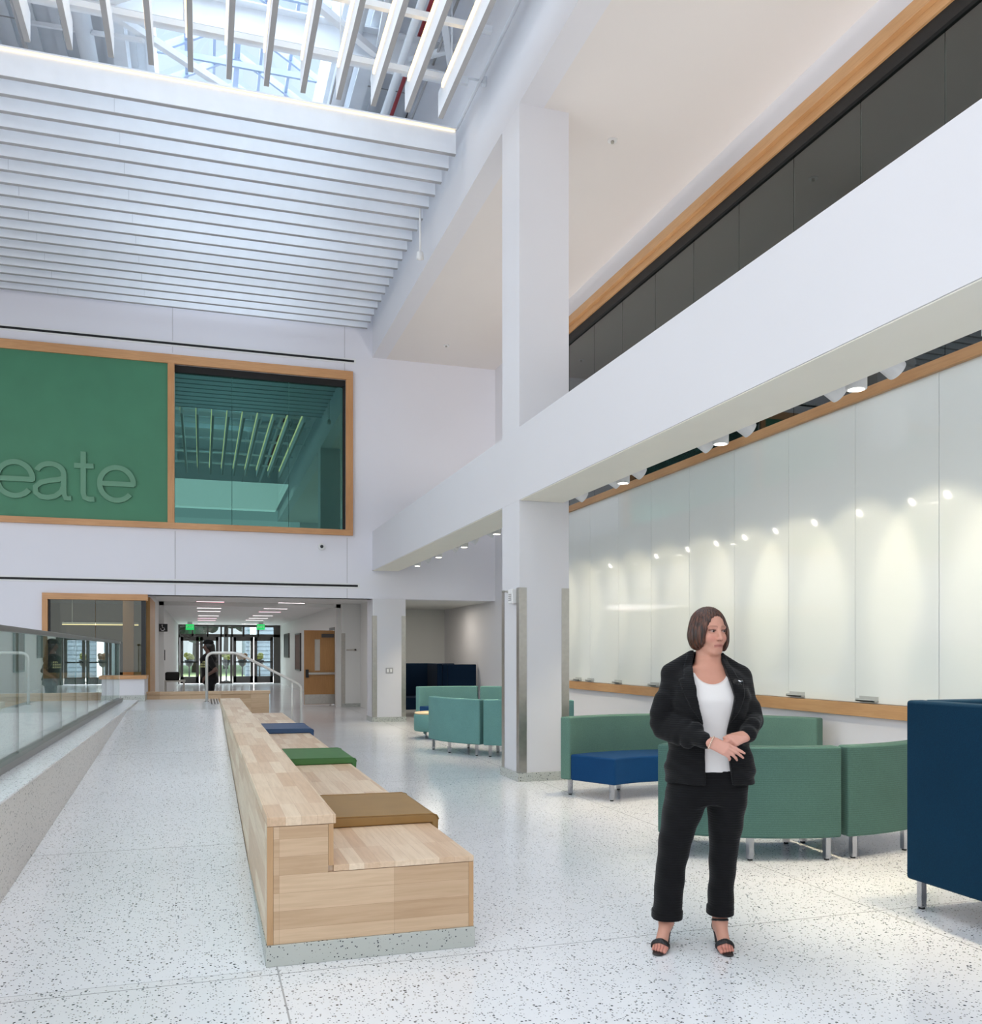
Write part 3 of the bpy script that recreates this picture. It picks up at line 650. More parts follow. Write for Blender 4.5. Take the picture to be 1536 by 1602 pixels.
# baffles
M['joint'] = paint('baffle_joint', (205, 208, 214), .7)
def baffle_part(t, box, led, under):
    MB().box(*box).build('panel', M['baffle'], t)
    MB().box(*under).build('bottom_edge', M['baffle_edge'], t)
ys = [11.93 + .385 * k for k in range(19)]
for i, y in enumerate(ys):
    lab = 'white cross baffle lit along its top edge, nearest of the crosswise rows' if i == 0 else f'white crosswise ceiling baffle, {ORD[i]} row counted from the lit one'
    t = thing('ceiling_baffle', lab, 'ceiling baffle', (0, y, BZ), group='crosswise ceiling baffles')
    MB().box(-7, 3.3, y - .03, y + .03, BZ + .008, BZ + BH).build('panel', M['baffle'], t)
    MB().box(-7, 3.3, y - .03, y + .03, BZ, BZ + .0075).build('bottom_edge', M['baffle_edge'], t)
    xj = (-1.05, .35) if i % 2 else (-2.6, -.35)
    mb = MB()
    if True:
        q = xj[0]; mb.box(q - .003, q + .003, y - .032, y - .0302, BZ + .01, BZ + BH)
    mb.build('joint', M['joint'], t)
    if i == 0:
        MB().box(-7, 3.28, y - .046, y - .031, BZ + BH - .026, BZ + BH - .014).build('light_strip', M['led'], t)
        MB().box(-7, 3.3, y - .06, y + .03, BZ + BH + .001, BZ + BH + .02).build('top_channel', M['steelwhite'], t)
for i in range(15):
    x = 2.89 - .431 * i; y0, y1 = 2.2, 11.16
    t = thing('lit_ceiling_baffle', f'white lengthwise baffle with glowing strip, {ORD[i]} counted from the bulkhead side', 'ceiling baffle', (x, 6.6, BZ), group='lengthwise lit ceiling baffles')
    MB().box(x - .03, x + .03, y0, y1, BZ + .008, BZ + BH).build('panel', M['baffle'], t)
    MB().box(x - .03, x + .03, y0, y1, BZ, BZ + .0075).build('bottom_edge', M['baffle_edge'], t)
    MB().box(x - .052, x - .031, y0 + .1, y1 - .25, BZ + BH - .09, BZ + BH - .03).build('light_strip', M['led'], t)
    MB().box(x - .03, x + .03, y1 - .3, y1 - .24, BZ + BH, 8.66).build('bracket', M['steelwhite'], t)

# ------------------------------------------------------------------ glass marker board wall
t = thing('glass_marker_board', 'very long white glass marker board between wood rails on right wall', 'whiteboard', (WX, 9, .98))
for i in range(len(yb) - 1):
    MB().box(WX - .025, WX - .012, yb[i] + .003, yb[i + 1] - .003, .985, 3.945).build('panel', M['wb'], t)
MB().box(WX - .011, WX - .0015, 1.2, 18.05, .985, 3.945).build('backing', M['baffle_edge'], t)
for k, px in enumerate((903, 922, 965, 1022, 1244, 1356)):
    y = onX(px, WX - .05); o = MB().box(WX - .075, WX - .026, y - .13, y + .13, 1.0, 1.012).box(WX - .03, WX - .026, y - .13, y + .13, 1.0, 1.05).box(WX - .075, WX - .071, y - .13, y + .13, 1.0, 1.03).build('marker_tray', paint('tray_acrylic', (190, 192, 188), .2) if k == 0 else bpy.data.materials['tray_acrylic'])
    tag(o, f'small clear marker tray low on the glass board, {ORD[k]} from the near column', 'marker tray', 'marker trays on the glass board')
# spotlights behind the beam
SX = 4.16
def spot_head(px, tilt, idx):
    y = onX(px, SX) if not isinstance(px, tuple) else px[0]
    z = 3.33
    t = thing('track_spotlight', f'white cylinder {"spotlight tilted toward the glass board" if tilt else "downlight pointing straight down"}, {ORD[idx]} from the near end of the beam', 'spotlight', (SX, y, z), group='spotlights behind the beam')
    d = Vector((.86, 0, -.50)).normalized() if tilt else Vector((0, 0, -1)); c = Vector((SX, y, z))
    MB().tube([c - d * .1, c + d * .1], .068, 20).build('housing', M['plastic'], t, .006)
    MB().tube([c + d * .1003, c + d * .1012], .052, 20).build('lens', M['led_soft'], t)
    MB().box(4.0, SX, y + .07, y + .1, z + .0, z + .02).box(4.0, 4.012, y + .03, y + .14, z - .05, z + .07).build('bracket', M['plastic'], t)
    L = bpy.data.lights.new('spot_lamp', 'SPOT'); lo = bpy.data.objects.new('spot_lamp', L); COL.objects.link(lo)
    L.color = (1.0, .87, .62); L.shadow_soft_size = .05; L.spot_blend = .7
    c2 = c + d * .13; lo.location = c2
    if tilt: L.energy = 50; L.spot_blend = .45; L.spot_size = math.radians(48); aim = Vector((WX, AIM[y], 2.1)) - c2
    else: L.energy = 150; L.spot_size = math.radians(80); aim = Vector((.15, 0, -1))
    lo.rotation_euler = aim.to_track_quat('-Z', 'Y').to_euler()
tilts = [2.3, 3.3, 4.73, 5.28, 6.36, 6.98, 8.25, 8.79, 9.7, 10.6, 11.5, 12.3, 13.12, 14.04, 15.2, 17.2]; downs = [3.9, 5.01, 6.67, 8.52, 12.75, 14.49, 16.2, 17.92]
AIM = {y: 2.4 + 15.0 * i / (len(tilts) - 1) for i, y in enumerate(tilts)}
hs = sorted([(y, 1) for y in tilts] + [(y, 0) for y in downs])
for i, (y, tl) in enumerate(hs): spot_head((y,), tl, i)

# ------------------------------------------------------------------ ramp, landing, stairs
LZ = .60; RY0, RY1 = 4.32, 14.6; BX0 = .29
mb = MB(); XL = -1.07
mb.prism([(XL, RY0, 0.0), (XL, RY1, 0.0), (XL, RY1, LZ)], (BX0 - XL - .004, 0, 0)); struct('floor_ramp', mb, M['ramp'])
struct('floor_landing', MB().box(-3.0, BX0, RY1 + .001, 18.0, 0, LZ), M['ramp'])
mb = MB()
for k in range(3): mb.box(BX0 + .001 + .3 * k, BX0 + .3 * (k + 1), 16.06, 17.98, 0, LZ - .15 * (k + 1))
struct('floor_stairs', mb, M['ramp'])
o = MB().box(BX0 - .04, BX0 - .02, 16.1, 17.9, LZ + .0005, LZ + .004).box(BX0 - .09, BX0 - .07, 16.1, 17.9, LZ + .0005, LZ + .004).box(BX0 - .14, BX0 - .12, 16.1, 17.9, LZ + .0005, LZ + .004).build('nosing_strip', M['dark']); tag(o, 'dark grip strips at the top edge of the stairs', 'grip strip')
struct('curb', MB().box(-1.52, XL - .001, 2.0, 17.0, 0, .63), M['curb'])
struct('trim_11', MB().box(-1.47, XL + .004, 2.0, 17.0, .6305, .645), M['ramp'])
t = thing('end_wall', 'low white wall with wood cap at the top of the ramp', 'low wall', (-1.4, 17.6, LZ))
wx0, wx1 = onY(177, 1080, 17.4)[0], onY(226, 1080, 17.4)[0]
MB().box(wx0, wx1, 17.4, 17.98, LZ + .11, 1.0).build('wall_body', M['white'], t); MB().box(wx0 - .01, wx1 + .01, 17.39, 17.98, LZ + .001, LZ + .11).build('terrazzo_base', M['plinth'], t)
MB().box(wx0 - .04, wx1 + .04, 17.36, 17.98, 1.0, 1.06).build('wood_cap', M['oak_x'], t, .004)
px1 = onY(421, 1090, 18.0)[0]
t = thing('wood_screen_wall', 'low beech panel closing the landing before the corridor', 'low wall', (.2, 18.05, 0))
MB().box(-1.0, px1, 18.0, 18.16, .1, .68).build('panel', M['beech_end'], t, .003); MB().box(-1.02, px1 + .02, 17.985, 18.18, .681, .74).build('wood_cap', M['beech_end'], t, .003)
MB().box(-1.0, px1, 17.99, 18.17, 0, .1).build('terrazzo_base', M['plinth'], t)

# balustrade
M['seal'] = paint('glass_edge_green', (62, 84, 78), .3)
gx = -1.35
t = thing('glass_balustrade', 'frameless glass balustrade with dark metal top rail along the ramp', 'balustrade', (gx, 9, .645))
ge = [7.72 + 1.115 * k for k in range(-5, 8)] + [16.6]
for a, b in zip(ge[:-1], ge[1:]): MB().box(gx - .008, gx + .008, a + .006, b - .006, .66, 1.625).build('glass_panel', M['clear'], t)
for q in ge[1:-1]: MB().box(gx - .0085, gx + .0085, q - .0055, q + .0055, .705, 1.625).build('edge_seal', M['seal'], t)
MB().box(gx - .03, gx + .03, ge[0], 16.65, 1.626, 1.668).build('top_rail', M['cap'], t, .004)
MB().box(gx - .06, gx + .06, ge[0], 16.65, .6455, .70).build('base_shoe', M['cap'], t, .003)
MB().box(gx - .009, gx + .009, 16.605, 16.62, .66, 1.625).build('end_edge', M['plastic'], t)
# handrail on the stairs: a pair of rails
def handrail(yh, lab):
    t = thing('stair_handrail', lab, 'handrail', (.1, yh, LZ))
    x0, x1 = .08, 1.72
    path = fillet([(x0, yh, LZ), (x0, yh, 1.47), (x0 + .52, yh, 1.47), (x1 - .1, yh, .93), (x1, yh, .86), (x1, yh, 0)], .12)
    MB().tube(path, .024, 12).build('rail', M['rail'], t)
    MB().cyl((x1 - .16, yh, 0), (x1 - .16, yh, .93), .018).build('post', M['rail'], t)
    for (x, z) in ((x0, LZ), (x1, 0), (x1 - .16, 0)): MB().cyl((x, yh, z), (x, yh, z + .012), .05, .045).build('base_flange', M['chrome'], t)
handrail(16.75, 'pale curved metal handrail at the top of the stairs behind the bench')

# ------------------------------------------------------------------ long bench
by0, by1 = 4.36, 16.0; bx1 = 1.3
t = thing('long_bench', 'long stepped beech bench with raised back on terrazzo plinth', 'bench', (.8, 10, 0))
MB().box(BX0 - .005, bx1 + .005, by0 - .01, by1, 0, .1).build('terrazzo_plinth', M['plinth'], t, .003)
MB().box(BX0, .6, by0 + .02, by1, .101, .655).build('back_body', M['beech_side'], t)
MB().box(BX0, .612, by0, by1, .656, .70).build('back_cap', M['beech_top'], t, .003)
MB().box(.6, bx1, by0 + .02, by1 - .3, .101, .425).build('seat_body', M['beech_side'], t)
MB().box(.601, bx1 + .002, by0, by1 - .3, .426, .455).build('seat_top', M['beech_top'], t, .003)
ep = MB(); ep.prism([(BX0 + .03, by0 + .001, .101), (bx1 - .025, by0 + .001, .101), (bx1 - .025, by0 + .001, .424), (.575, by0 + .001, .424), (.575, by0 + .001, .654), (BX0 + .03, by0 + .001, .654)], (0, .02, 0)); ep.build('end_panel', M['beech_end'], t)
for q in ((BX0, BX0 + .029, .101, .655), (bx1 - .024, bx1, .101, .425), (.576, .6, .456, .655)): MB().box(q[0], q[1], by0, by0 + .02, q[2], q[3]).build('edge_trim', M['beech_edge'], t)
def pad(yc, wd, mat, lab):
    # upholstered pad that folds over the front edge of the seat
    z0 = .456; th = .055; prof = [(.615, z0), (bx1 + .012, z0), (bx1 + .012, .37), (bx1 + .05, .37), (bx1 + .055, z0 + th - .035), (bx1 + .042, z0 + th - .01), (bx1 + .01, z0 + th), (.63, z0 + th + .006), (.615, z0 + th - .01)]
    t = thing('seat_pad', lab, 'cushion', (.95, yc, .455), group='seat pads on the long bench')
    mb = MB(); mb.prism([(x, yc - wd / 2, z) for x, z in prof], (0, wd, 0)); mb.build('pad', mat, t, .012, 3)
    mb = MB()
    for s in (-1, 1): mb.tube([(x, yc + s * (wd / 2 - .003), z) for x, z in prof[4:8]], .004, 6)
    mb.build('piping', mat, t)
pad(5.7, .86, M['tan_pad'], 'tan brown vinyl seat pad nearest the front of the bench')
pad(8.75, .9, M['green_pad'], 'green vinyl seat pad in the middle of the bench')
pad(12.1, .95, M['blue_pad'], 'slate blue vinyl seat pad farthest along the bench')

# ------------------------------------------------------------------ lounge seating
def sofa_module(R, fab, seatfab, lab, C, phi, group, span=44.0, seat_open=True, bh=.81):
    Rm = R - .36; h = math.radians(span / 2) - .012
    t = thing('curved_sofa', lab, 'sofa', (C[0] + Rm * math.cos(phi), C[1] + Rm * math.sin(phi), 0), 0.0, group)
    cx, cy = C; t0, t1 = phi - h, phi + h
    MB().arc(cx, cy, R - .13, R, .165, bh, t0, t1).build('backrest', fab, t, .018, 3)
    MB().arc(cx, cy, R - .70, R - .131, .165, .43, t0 + .004, t1 - .004).build('seat', seatfab, t, .02, 3)
    for a in (t0 + .05, t1 - .05):
        for r in (R - .06, R - .62):
            x, y = cx + r * math.cos(a), cy + r * math.sin(a)
            l_ = MB().box(x - .02, x + .02, y - .02, y + .02, .012, .166).build('leg', M['chrome'], t); MB().cyl((x, y, 0), (x, y, .012), .018).build('glide', M['black'], l_)
    a = phi; x, y = cx + (R - .06) * math.cos(a), cy + (R - .06) * math.sin(a)
    l_ = MB().box(x - .02, x + .02, y - .02, y + .02, .012, .166).build('leg', M['chrome'], t); MB().cyl((x, y, 0), (x, y, .012), .018).build('glide', M['black'], l_)
D = math.radians
C1 = (4.43, 7.09)
sofa_module(1.75, M['sage'], M['navyblue'], 'curved sage green sofa seen from its back, right behind the woman', C1, D(244.7), 'green lounge ring by the glass board', 44.6)
sofa_module(1.75, M['sage'], M['navyblue'], 'curved sage green sofa seen from its back, half hidden by the navy booth', C1, D(289.6), 'green lounge ring by the glass board', 44.6)
C1b = (4.40, 7.05)
sofa_module(1.88, M['sage_plain'], M['navyblue'], 'curved green sofa with blue seat facing the camera beside the near column', C1b, D(94), 'green lounge ring by the glass board', 48)
sofa_module(1.80, M['sage_plain'], M['navyblue'], 'curved green sofa against the glass board wall behind the woman', C1b, D(46), 'green lounge ring by the glass board', 46)
C2 = (5.05, 13.45)
sofa_module(1.75, M['teal'], M['navyblue'], 'teal curved sofa seen from its back, left of the far pair', C2, D(200.5), 'teal lounge group in the far bay', 44.6)
sofa_module(1.75, M['teal'], M['navyblue'], 'teal curved sofa seen from its back, partly behind the near column', C2, D(245.5), 'teal lounge group in the far bay', 44.6)
C3 = (4.52, 15.75)
sofa_module(1.72, M['teal'], M['navyblue'], 'teal curved sofa facing the hall behind the round ottoman', C3, D(86), 'teal lounge group in the far bay', 44.6)
sofa_module(1.72, M['teal'], M['navyblue'], 'teal curved sofa facing the hall near the far right wall', C3, D(41), 'teal lounge group in the far bay', 44.6)
oc = (3.86, 15.2)
t = thing('round_ottoman', 'round teal ottoman with cream top beside the teal sofas', 'ottoman', (oc[0], oc[1], 0))
MB().lathe([(.37, .13), (.385, .15), (.385, .40), (.37, .42)], (oc[0], oc[1], 0), 36).build('side', M['teal'], t); MB().lathe([(.37, .4205), (.375, .435), (.36, .45), (.02, .455)], (oc[0], oc[1], 0), 36).build('top', M['cream'], t)
for a in range(4):
    x, y = oc[0] + .27 * math.cos(a * PI / 2 + .5), oc[1] + .27 * math.sin(a * PI / 2 + .5); MB().cyl((x, y, 0), (x, y, .13), .02, n=12).build('leg', M['chrome'], t)
def booth(x0, y0, x1, y1, ax, lab, fab, H=1.2):
    # high backed booth settee: tall back, two tall ends, seat
    t = thing('booth_settee', lab, 'sofa', ((x0 + x1) / 2, (y0 + y1) / 2, 0)); b = .12
    if ax == 'x':     # back along low-x side, seat faces +x
        MB().box(x0, x0 + b, y0, y1, .165, H).build('backrest', fab, t, .02, 3)
        MB().box(x0 + b + .001, x1, y1 - b, y1, .165, H).build('side_panel', fab, t, .02, 3); MB().box(x0 + b + .001, x1, y0, y0 + b, .165, H).build('side_panel', fab, t, .02, 3)
        MB().box(x0 + b + .002, x1 - .02, y0 + b + .002, y1 - b - .002, .165, .44).build('seat', fab, t, .02, 3)
    else:
        MB().box(x0, x1, y1 - b, y1, .165, H).build('backrest', fab, t, .02, 3)
        MB().box(x0, x0 + b, y0, y1 - b - .001, .165, H).build('side_panel', fab, t, .02, 3); MB().box(x1 - b, x1, y0, y1 - b - .001, .165, H).build('side_panel', fab, t, .02, 3)
        MB().box(x0 + b + .002, x1 - b - .002, y0 + .02, y1 - b - .002, .165, .44).build('seat', fab, t, .02, 3)
    for x in (x0 + .06, x1 - .06):
        for y in (y0 + .06, y1 - .06):
            l_ = MB().box(x - .018, x + .018, y - .018, y + .018, .012, .166).build('leg', M['chrome'], t); MB().cyl((x, y, 0), (x, y, .012), .018).build('glide', M['black'], l_)
booth(3.89, 2.5, 4.75, 4.27, 'x', 'dark navy high backed booth settee at the right edge', M['navy'], 1.2)
booth(4.22, 20.3, 5.3, 21.4, 'y', 'dark navy high backed settee in the far alcove, left one', M['navy_dark'], 1.22)
booth(5.32, 20.35, 6.14, 22.4, 'x', 'dark navy high backed settee along the alcove right wall', M['navy_dark'], 1.2)
# ------------------------------------------------------------------ figures, grown from blended volumes
class Vol:
    def __init__(s, lo, hi, h):
        s.lo = np.array(lo, float); s.h = h; n = np.ceil((np.array(hi, float) - s.lo) / h).astype(int) + 1
        s.ax = [s.lo[i] + h * np.arange(n[i]) for i in range(3)]; s.d = np.full(n, .5, np.float32)
    def sl(s, lo, hi, pad):
        r = []
        for i in range(3):
            a = int(max(0, math.floor((lo[i] - pad - s.lo[i]) / s.h))); b = int(min(len(s.ax[i]), math.ceil((hi[i] + pad - s.lo[i]) / s.h) + 1)); r.append(slice(a, max(a, b)))
        return tuple(r)
    def grid(s, sl): return s.ax[0][sl[0]][:, None, None], s.ax[1][sl[1]][None, :, None], s.ax[2][sl[2]][None, None, :]
    def put(s, sl, f, k, op):
        a = s.d[sl]
        if a.size == 0: return
        if op == 'u':
            if k > 0: h = np.clip(.5 + .5 * (a - f) / k, 0, 1); s.d[sl] = a * (1 - h) + f * h - k * h * (1 - h)
            else: s.d[sl] = np.minimum(a, f)
        elif op == 's':
            f = -f
            if k > 0: h = np.clip(.5 - .5 * (a - f) / k, 0, 1); s.d[sl] = a * (1 - h) + f * h + k * h * (1 - h)
            else: s.d[sl] = np.maximum(a, f)
    def cap(s, a, b, ra, rb, k=.01, op='u', flat=None):
        a = np.array(a, float); b = np.array(b, float); m = max(ra, rb)
        sl = s.sl(np.minimum(a, b) - m, np.maximum(a, b) + m, k + .03); X, Y, Z = s.grid(sl); ba = b - a; L = float(ba @ ba) + 1e-12
        px, py, pz = X - a[0], Y - a[1], Z - a[2]; t = np.clip((px * ba[0] + py * ba[1] + pz * ba[2]) / L, 0, 1)
        qx, qy, qz = px - t * ba[0], py - t * ba[1], pz - t * ba[2]
        if flat is not None:       # squash along a direction: flat = (dir, factor)
            n, fc = np.array(flat[0], float), flat[1]; n = n / np.linalg.norm(n); e = (qx * n[0] + qy * n[1] + qz * n[2]) * (fc - 1); qx, qy, qz = qx + e * n[0], qy + e * n[1], qz + e * n[2]
        s.put(sl, (np.sqrt(qx * qx + qy * qy + qz * qz) - (ra + (rb - ra) * t)).astype(np.float32), k, op)
    def ell(s, c, r, B=None, k=.01, op='u'):
        c = np.array(c, float); r = np.array(r, float); B = np.eye(3) if B is None else B; m = r.max()
        sl = s.sl(c - m, c + m, k + .03); X, Y, Z = s.grid(sl); p = (X - c[0], Y - c[1], Z - c[2])
        q = [(p[0] * B[i][0] + p[1] * B[i][1] + p[2] * B[i][2]) for i in range(3)]
        k0 = np.sqrt(sum((q[i] / r[i]) ** 2 for i in range(3))); k1 = np.sqrt(sum((q[i] / r[i] ** 2) ** 2 for i in range(3))) + 1e-9
        s.put(sl, (k0 * (k0 - 1) / k1).astype(np.float32), k, op)
    def loft(s, keys, k=.01, op='u', ex=2.3, wob=None):
        z = [q[0] for q in keys]; sl = s.sl((min(q[1] - q[3] for q in keys), min(q[2] - q[4] for q in keys), min(z)), (max(q[1] + q[3] for q in keys), max(q[2] + q[4] for q in keys), max(z)), k + .03)
        X, Y, Z = s.grid(sl); zz = Z.ravel(); zs = np.array(z)
        def ip(j):                                                # smooth (cubic) interpolation of the sections
            v = np.array([q[j] for q in keys], float); t = np.gradient(v, zs); i = np.clip(np.searchsorted(zs, zz) - 1, 0, len(zs) - 2); h = zs[i + 1] - zs[i]; u = np.clip((zz - zs[i]) / h, 0, 1)
            return ((2 * u ** 3 - 3 * u ** 2 + 1) * v[i] + (u ** 3 - 2 * u ** 2 + u) * h * t[i] + (-2 * u ** 3 + 3 * u ** 2) * v[i + 1] + (u ** 3 - u ** 2) * h * t[i + 1])[None, None, :]
        cx, cy_, a, b = ip(1), ip(2), ip(3), ip(4)
        dx_, dy_ = np.abs(X - cx), np.abs(Y - cy_); q = ((dx_ / a) ** ex + (dy_ / b) ** ex) ** (1 / ex)
        f = (q - 1) * (np.minimum(a, b) * .55 + .45 * np.sqrt((dx_ * dx_ + dy_ * dy_)) / np.maximum(q, .3))
        f = np.maximum(f, np.maximum(zs[0] - Z, Z - zs[-1]))
        if wob is not None: f = f + wob(X, Y, Z)
        s.put(sl, f.astype(np.float32), k, op)
    def mesh(s, smooth=1):
        D = s.d; sg = D < 0; n = D.shape
        c = [D[i:n[0] - 1 + i, j:n[1] - 1 + j, k:n[2] - 1 + k] for i in (0, 1) for j in (0, 1) for k in (0, 1)]
        cnt = sum((q < 0).astype(np.int8) for q in c); act = (cnt > 0) & (cnt < 8); idx = np.argwhere(act); vid = np.full(act.shape, -1, np.int64); vid[act] = np.arange(len(idx))
        val = np.stack([q[act] for q in c], 1).astype(float); off = np.array([(i, j, k) for i in (0, 1) for j in (0, 1) for k in (0, 1)], float)
        P = np.zeros((len(idx), 3)); Wt = np.zeros(len(idx))
        for a in range(8):
            for b in range(a + 1, 8):
                if abs(off[a] - off[b]).sum() != 1: continue
                m = (val[:, a] < 0) != (val[:, b] < 0); t = np.zeros(len(idx)); t[m] = val[m, a] / (val[m, a] - val[m, b])
                P[m] += off[a] + t[m, None] * (off[b] - off[a]); Wt[m] += 1
        V = (idx + P / Wt[:, None]) * s.h + s.lo; Q = []
        for ax in range(3):
            A = np.moveaxis(sg, ax, 0); e = A[:-1] != A[1:]; first = np.moveaxis(A[:-1], 0, ax); e = np.moveaxis(e, 0, ax); u, v = [(1, 2), (2, 0), (0, 1)][ax]
            p = np.argwhere(e); p = p[(p[:, u] > 0) & (p[:, v] > 0) & (p[:, u] < act.shape[u]) & (p[:, v] < act.shape[v])]
            fl = first[p[:, 0], p[:, 1], p[:, 2]]; eu = np.eye(3, dtype=int)[u]; ev = np.eye(3, dtype=int)[v]
            g = lambda o: vid[tuple((p - o).T)]
            q = np.stack([g(eu + ev), g(ev), g(0 * eu), g(eu)], 1); q[~fl] = q[~fl][:, ::-1]; Q.append(q)
        Q = np.concatenate(Q); Q = Q[(Q >= 0).all(1)]
        for _ in range(smooth):
            acc = np.zeros_like(V); ct = np.zeros(len(V))
            for a, b in ((0, 1), (1, 2), (2, 3), (3, 0)):
                for i, j in ((a, b), (b, a)): np.add.at(acc, Q[:, i], V[Q[:, j]]); np.add.at(ct, Q[:, i], 1)
            V = .5 * V + .5 * acc / np.maximum(ct, 1)[:, None]
        return V, Q
def vmesh(name, V, Q, mat, parent, Wm, color=None):
    me = bpy.data.meshes.new(name); me.vertices.add(len(V)); me.vertices.foreach_set('co', np.asarray(V, np.float32).ravel())
    me.loops.add(Q.size); me.loops.foreach_set('vertex_index', Q.ravel().astype(np.int32)); me.polygons.add(len(Q))
    me.polygons.foreach_set('loop_start', np.arange(0, Q.size, 4, dtype=np.int32)); me.update(calc_edges=True); me.validate()
    me.polygons.foreach_set('use_smooth', np.ones(len(me.polygons), bool))
    if color is not None:
        at = me.color_attributes.new('skin_tone', 'FLOAT_COLOR', 'POINT'); at.data.foreach_set('color', np.concatenate([color, np.ones((len(V), 1))], 1).astype(np.float32).ravel())
    me.transform(Wm); me.materials.append(mat); me.update(); return link(name, me, parent)
def cattr(name, rough=.5, sss=.0):
    m = NT(name); a = m.n('ShaderNodeVertexColor'); a.layer_name = 'skin_tone'; v, _ = m.coord(); no = m.n('ShaderNodeTexNoise'); no.inputs['Scale'].default_value = 40; m.l(v, no.inputs['Vector'])
    col = m.mix(.12, a.outputs[0], m.ramp(no.outputs[0], [(.3, (.8, .72, .7, 1)), (.7, (1, 1, 1, 1))]), 'MULTIPLY'); m.bsdf(Base_Color=col, Roughness=rough, Subsurface_Weight=sss, Subsurface_Radius=(.012, .004, .002), Specular_IOR_Level=.35); return m.mat
def cloth(name, c, rough=.85, ribs=0, spec=.2):
    m = NT(name); v, sp_ = m.coord(); no = m.n('ShaderNodeTexNoise'); no.inputs['Scale'].default_value = 22; no.inputs['Detail'].default_value = 3; m.l(v, no.inputs['Vector']); L = lin(c)
    col = m.ramp(no.outputs[0], [(.3, tuple(x * .75 for x in L[:3]) + (1,)), (.7, tuple(x * 1.2 for x in L[:3]) + (1,))]); kw = {}
    if ribs:
        h = m.math('SINE', m.math('ADD', m.math('MULTIPLY', sp_.outputs[2], float(ribs)), m.math('MULTIPLY', no.outputs[0], 5.0))); col = m.mix(m.math('MULTIPLY', m.math('GREATER_THAN', h, .5), .22), col, tuple(min(1, x * 2.6 + .004) for x in L[:3]) + (1,)); kw['Normal'] = m.bump(h, .35, .002)
    m.bsdf(Base_Color=col, Roughness=rough, Specular_IOR_Level=spec, Sheen_Weight=.1, **kw); return m.mat
def hairmat(name, c1, c2):
    m = NT(name); v, _ = m.coord(); mp = m.n('ShaderNodeMapping'); mp.inputs['Scale'].default_value = (150, 150, 9); m.l(v, mp.inputs[0]); no = m.n('ShaderNodeTexNoise'); no.inputs['Scale'].default_value = 1; no.inputs['Detail'].default_value = 4; m.l(mp.outputs[0], no.inputs['Vector'])
    m.bsdf(Base_Color=m.ramp(no.outputs[0], [(.4, lin(c1)), (.62, lin(c2))]), Roughness=.38, Normal=m.bump(no.outputs[0], .5, .004), Specular_IOR_Level=.5); return m.mat
nrm = lambda v: np.array(v, float) / np.linalg.norm(v)

def hand(vol, wr, d, back, thumb_side, curl, k=.006, sc=1.0, spread=.07, thumb=(.5, .3)):
    """palm and five fingers; d points to the fingertips, back is the back-of-hand normal, thumb_side = +1/-1 along d x back"""
    wr = np.array(wr, float); d = nrm(d); back = np.array(back, float); back = nrm(back - d * (back @ d)); s = np.cross(d, back) * thumb_side
    tips = []
    vol.cap(wr - d * .012, wr + d * .012, .024 * sc, .025 * sc, .012, flat=(back, 1.25))
    offs = (.026, .009, -.008, -.024); lens = ((.043, .026, .021), (.047, .03, .022), (.044, .028, .022), (.034, .021, .019)); pl = (.088, .09, .085, .078)
    for i in range(4):
        kn = wr + d * pl[i] * sc + s * offs[i] * sc + back * (.004 - .003 * abs(i - 1)) * sc
        vol.cap(wr + d * .012 + s * offs[i] * .62 * sc, kn, .0155 * sc, .0115 * sc, .012, flat=(back, 1.15))
        p = kn; ang = curl[i][0]
        dd = nrm(d + s * spread * (1.5 - i) * .6)
        for j, L in enumerate(lens[i]):
            q = p + (dd * math.cos(ang) - back * math.sin(ang)) * L * sc; r0 = (.0092, .0083, .0076)[j] * sc; r1 = (.0083, .0076, .0062)[j] * sc
            vol.cap(p, q, r0, r1, .003 if j else k); p = q; ang += (curl[i][1], curl[i][2], 0)[j]
        tips.append(p)
    t0 = wr + d * .022 + s * .022 * sc - back * .006; t1 = t0 + nrm(d * .75 + s * thumb[0] * 1.3 - back * thumb[1]) * .038 * sc; t2 = t1 + nrm(d * 1.0 + s * thumb[0] * .5 - back * thumb[1]) * .03 * sc; t3 = t2 + nrm(d * 1.0 + s * thumb[0] * .1 - back * thumb[1]) * .024 * sc
    vol.cap(t0, t1, .0165 * sc, .0115 * sc, .012); vol.cap(t1, t2, .0105 * sc, .0095 * sc, .003); vol.cap(t2, t3, .0095 * sc, .007 * sc, .003); tips.append(t3)
    return tips

# ---- the woman in the black suit; figure axes: x to the photo's right, y away from the camera, z up
ox, oy = 2.28 + .034 * CS, 3.94 - .034 * SN + .03
WM = Matrix(((CS, SN, 0, ox), (-SN, CS, 0, oy), (0, 0, 1, 0), (0, 0, 0, 1)))
woman = thing('person', 'woman in black trouser suit and white top standing with clasped hands', 'person', (ox, oy, 0))
Hc = np.array((.102, .078, 1.580)); ph = math.radians(19); Fd = np.array((math.sin(ph), -math.cos(ph), 0)); Sd = np.array((math.cos(ph), math.sin(ph), 0)); Ud = np.array((0, 0, 1.0))
tl_ = math.radians(-3); Fd, Ud = Fd * math.cos(tl_) + Ud * math.sin(tl_), Ud * math.cos(tl_) - Fd * math.sin(tl_)
HB = np.array((Fd, Sd, Ud)); hp = lambda f, s, u: Hc + Fd * f + Sd * s + Ud * u
body = Vol((-.27, -.28, -.005), (.43, .30, 1.74), .0036)
B_ = body
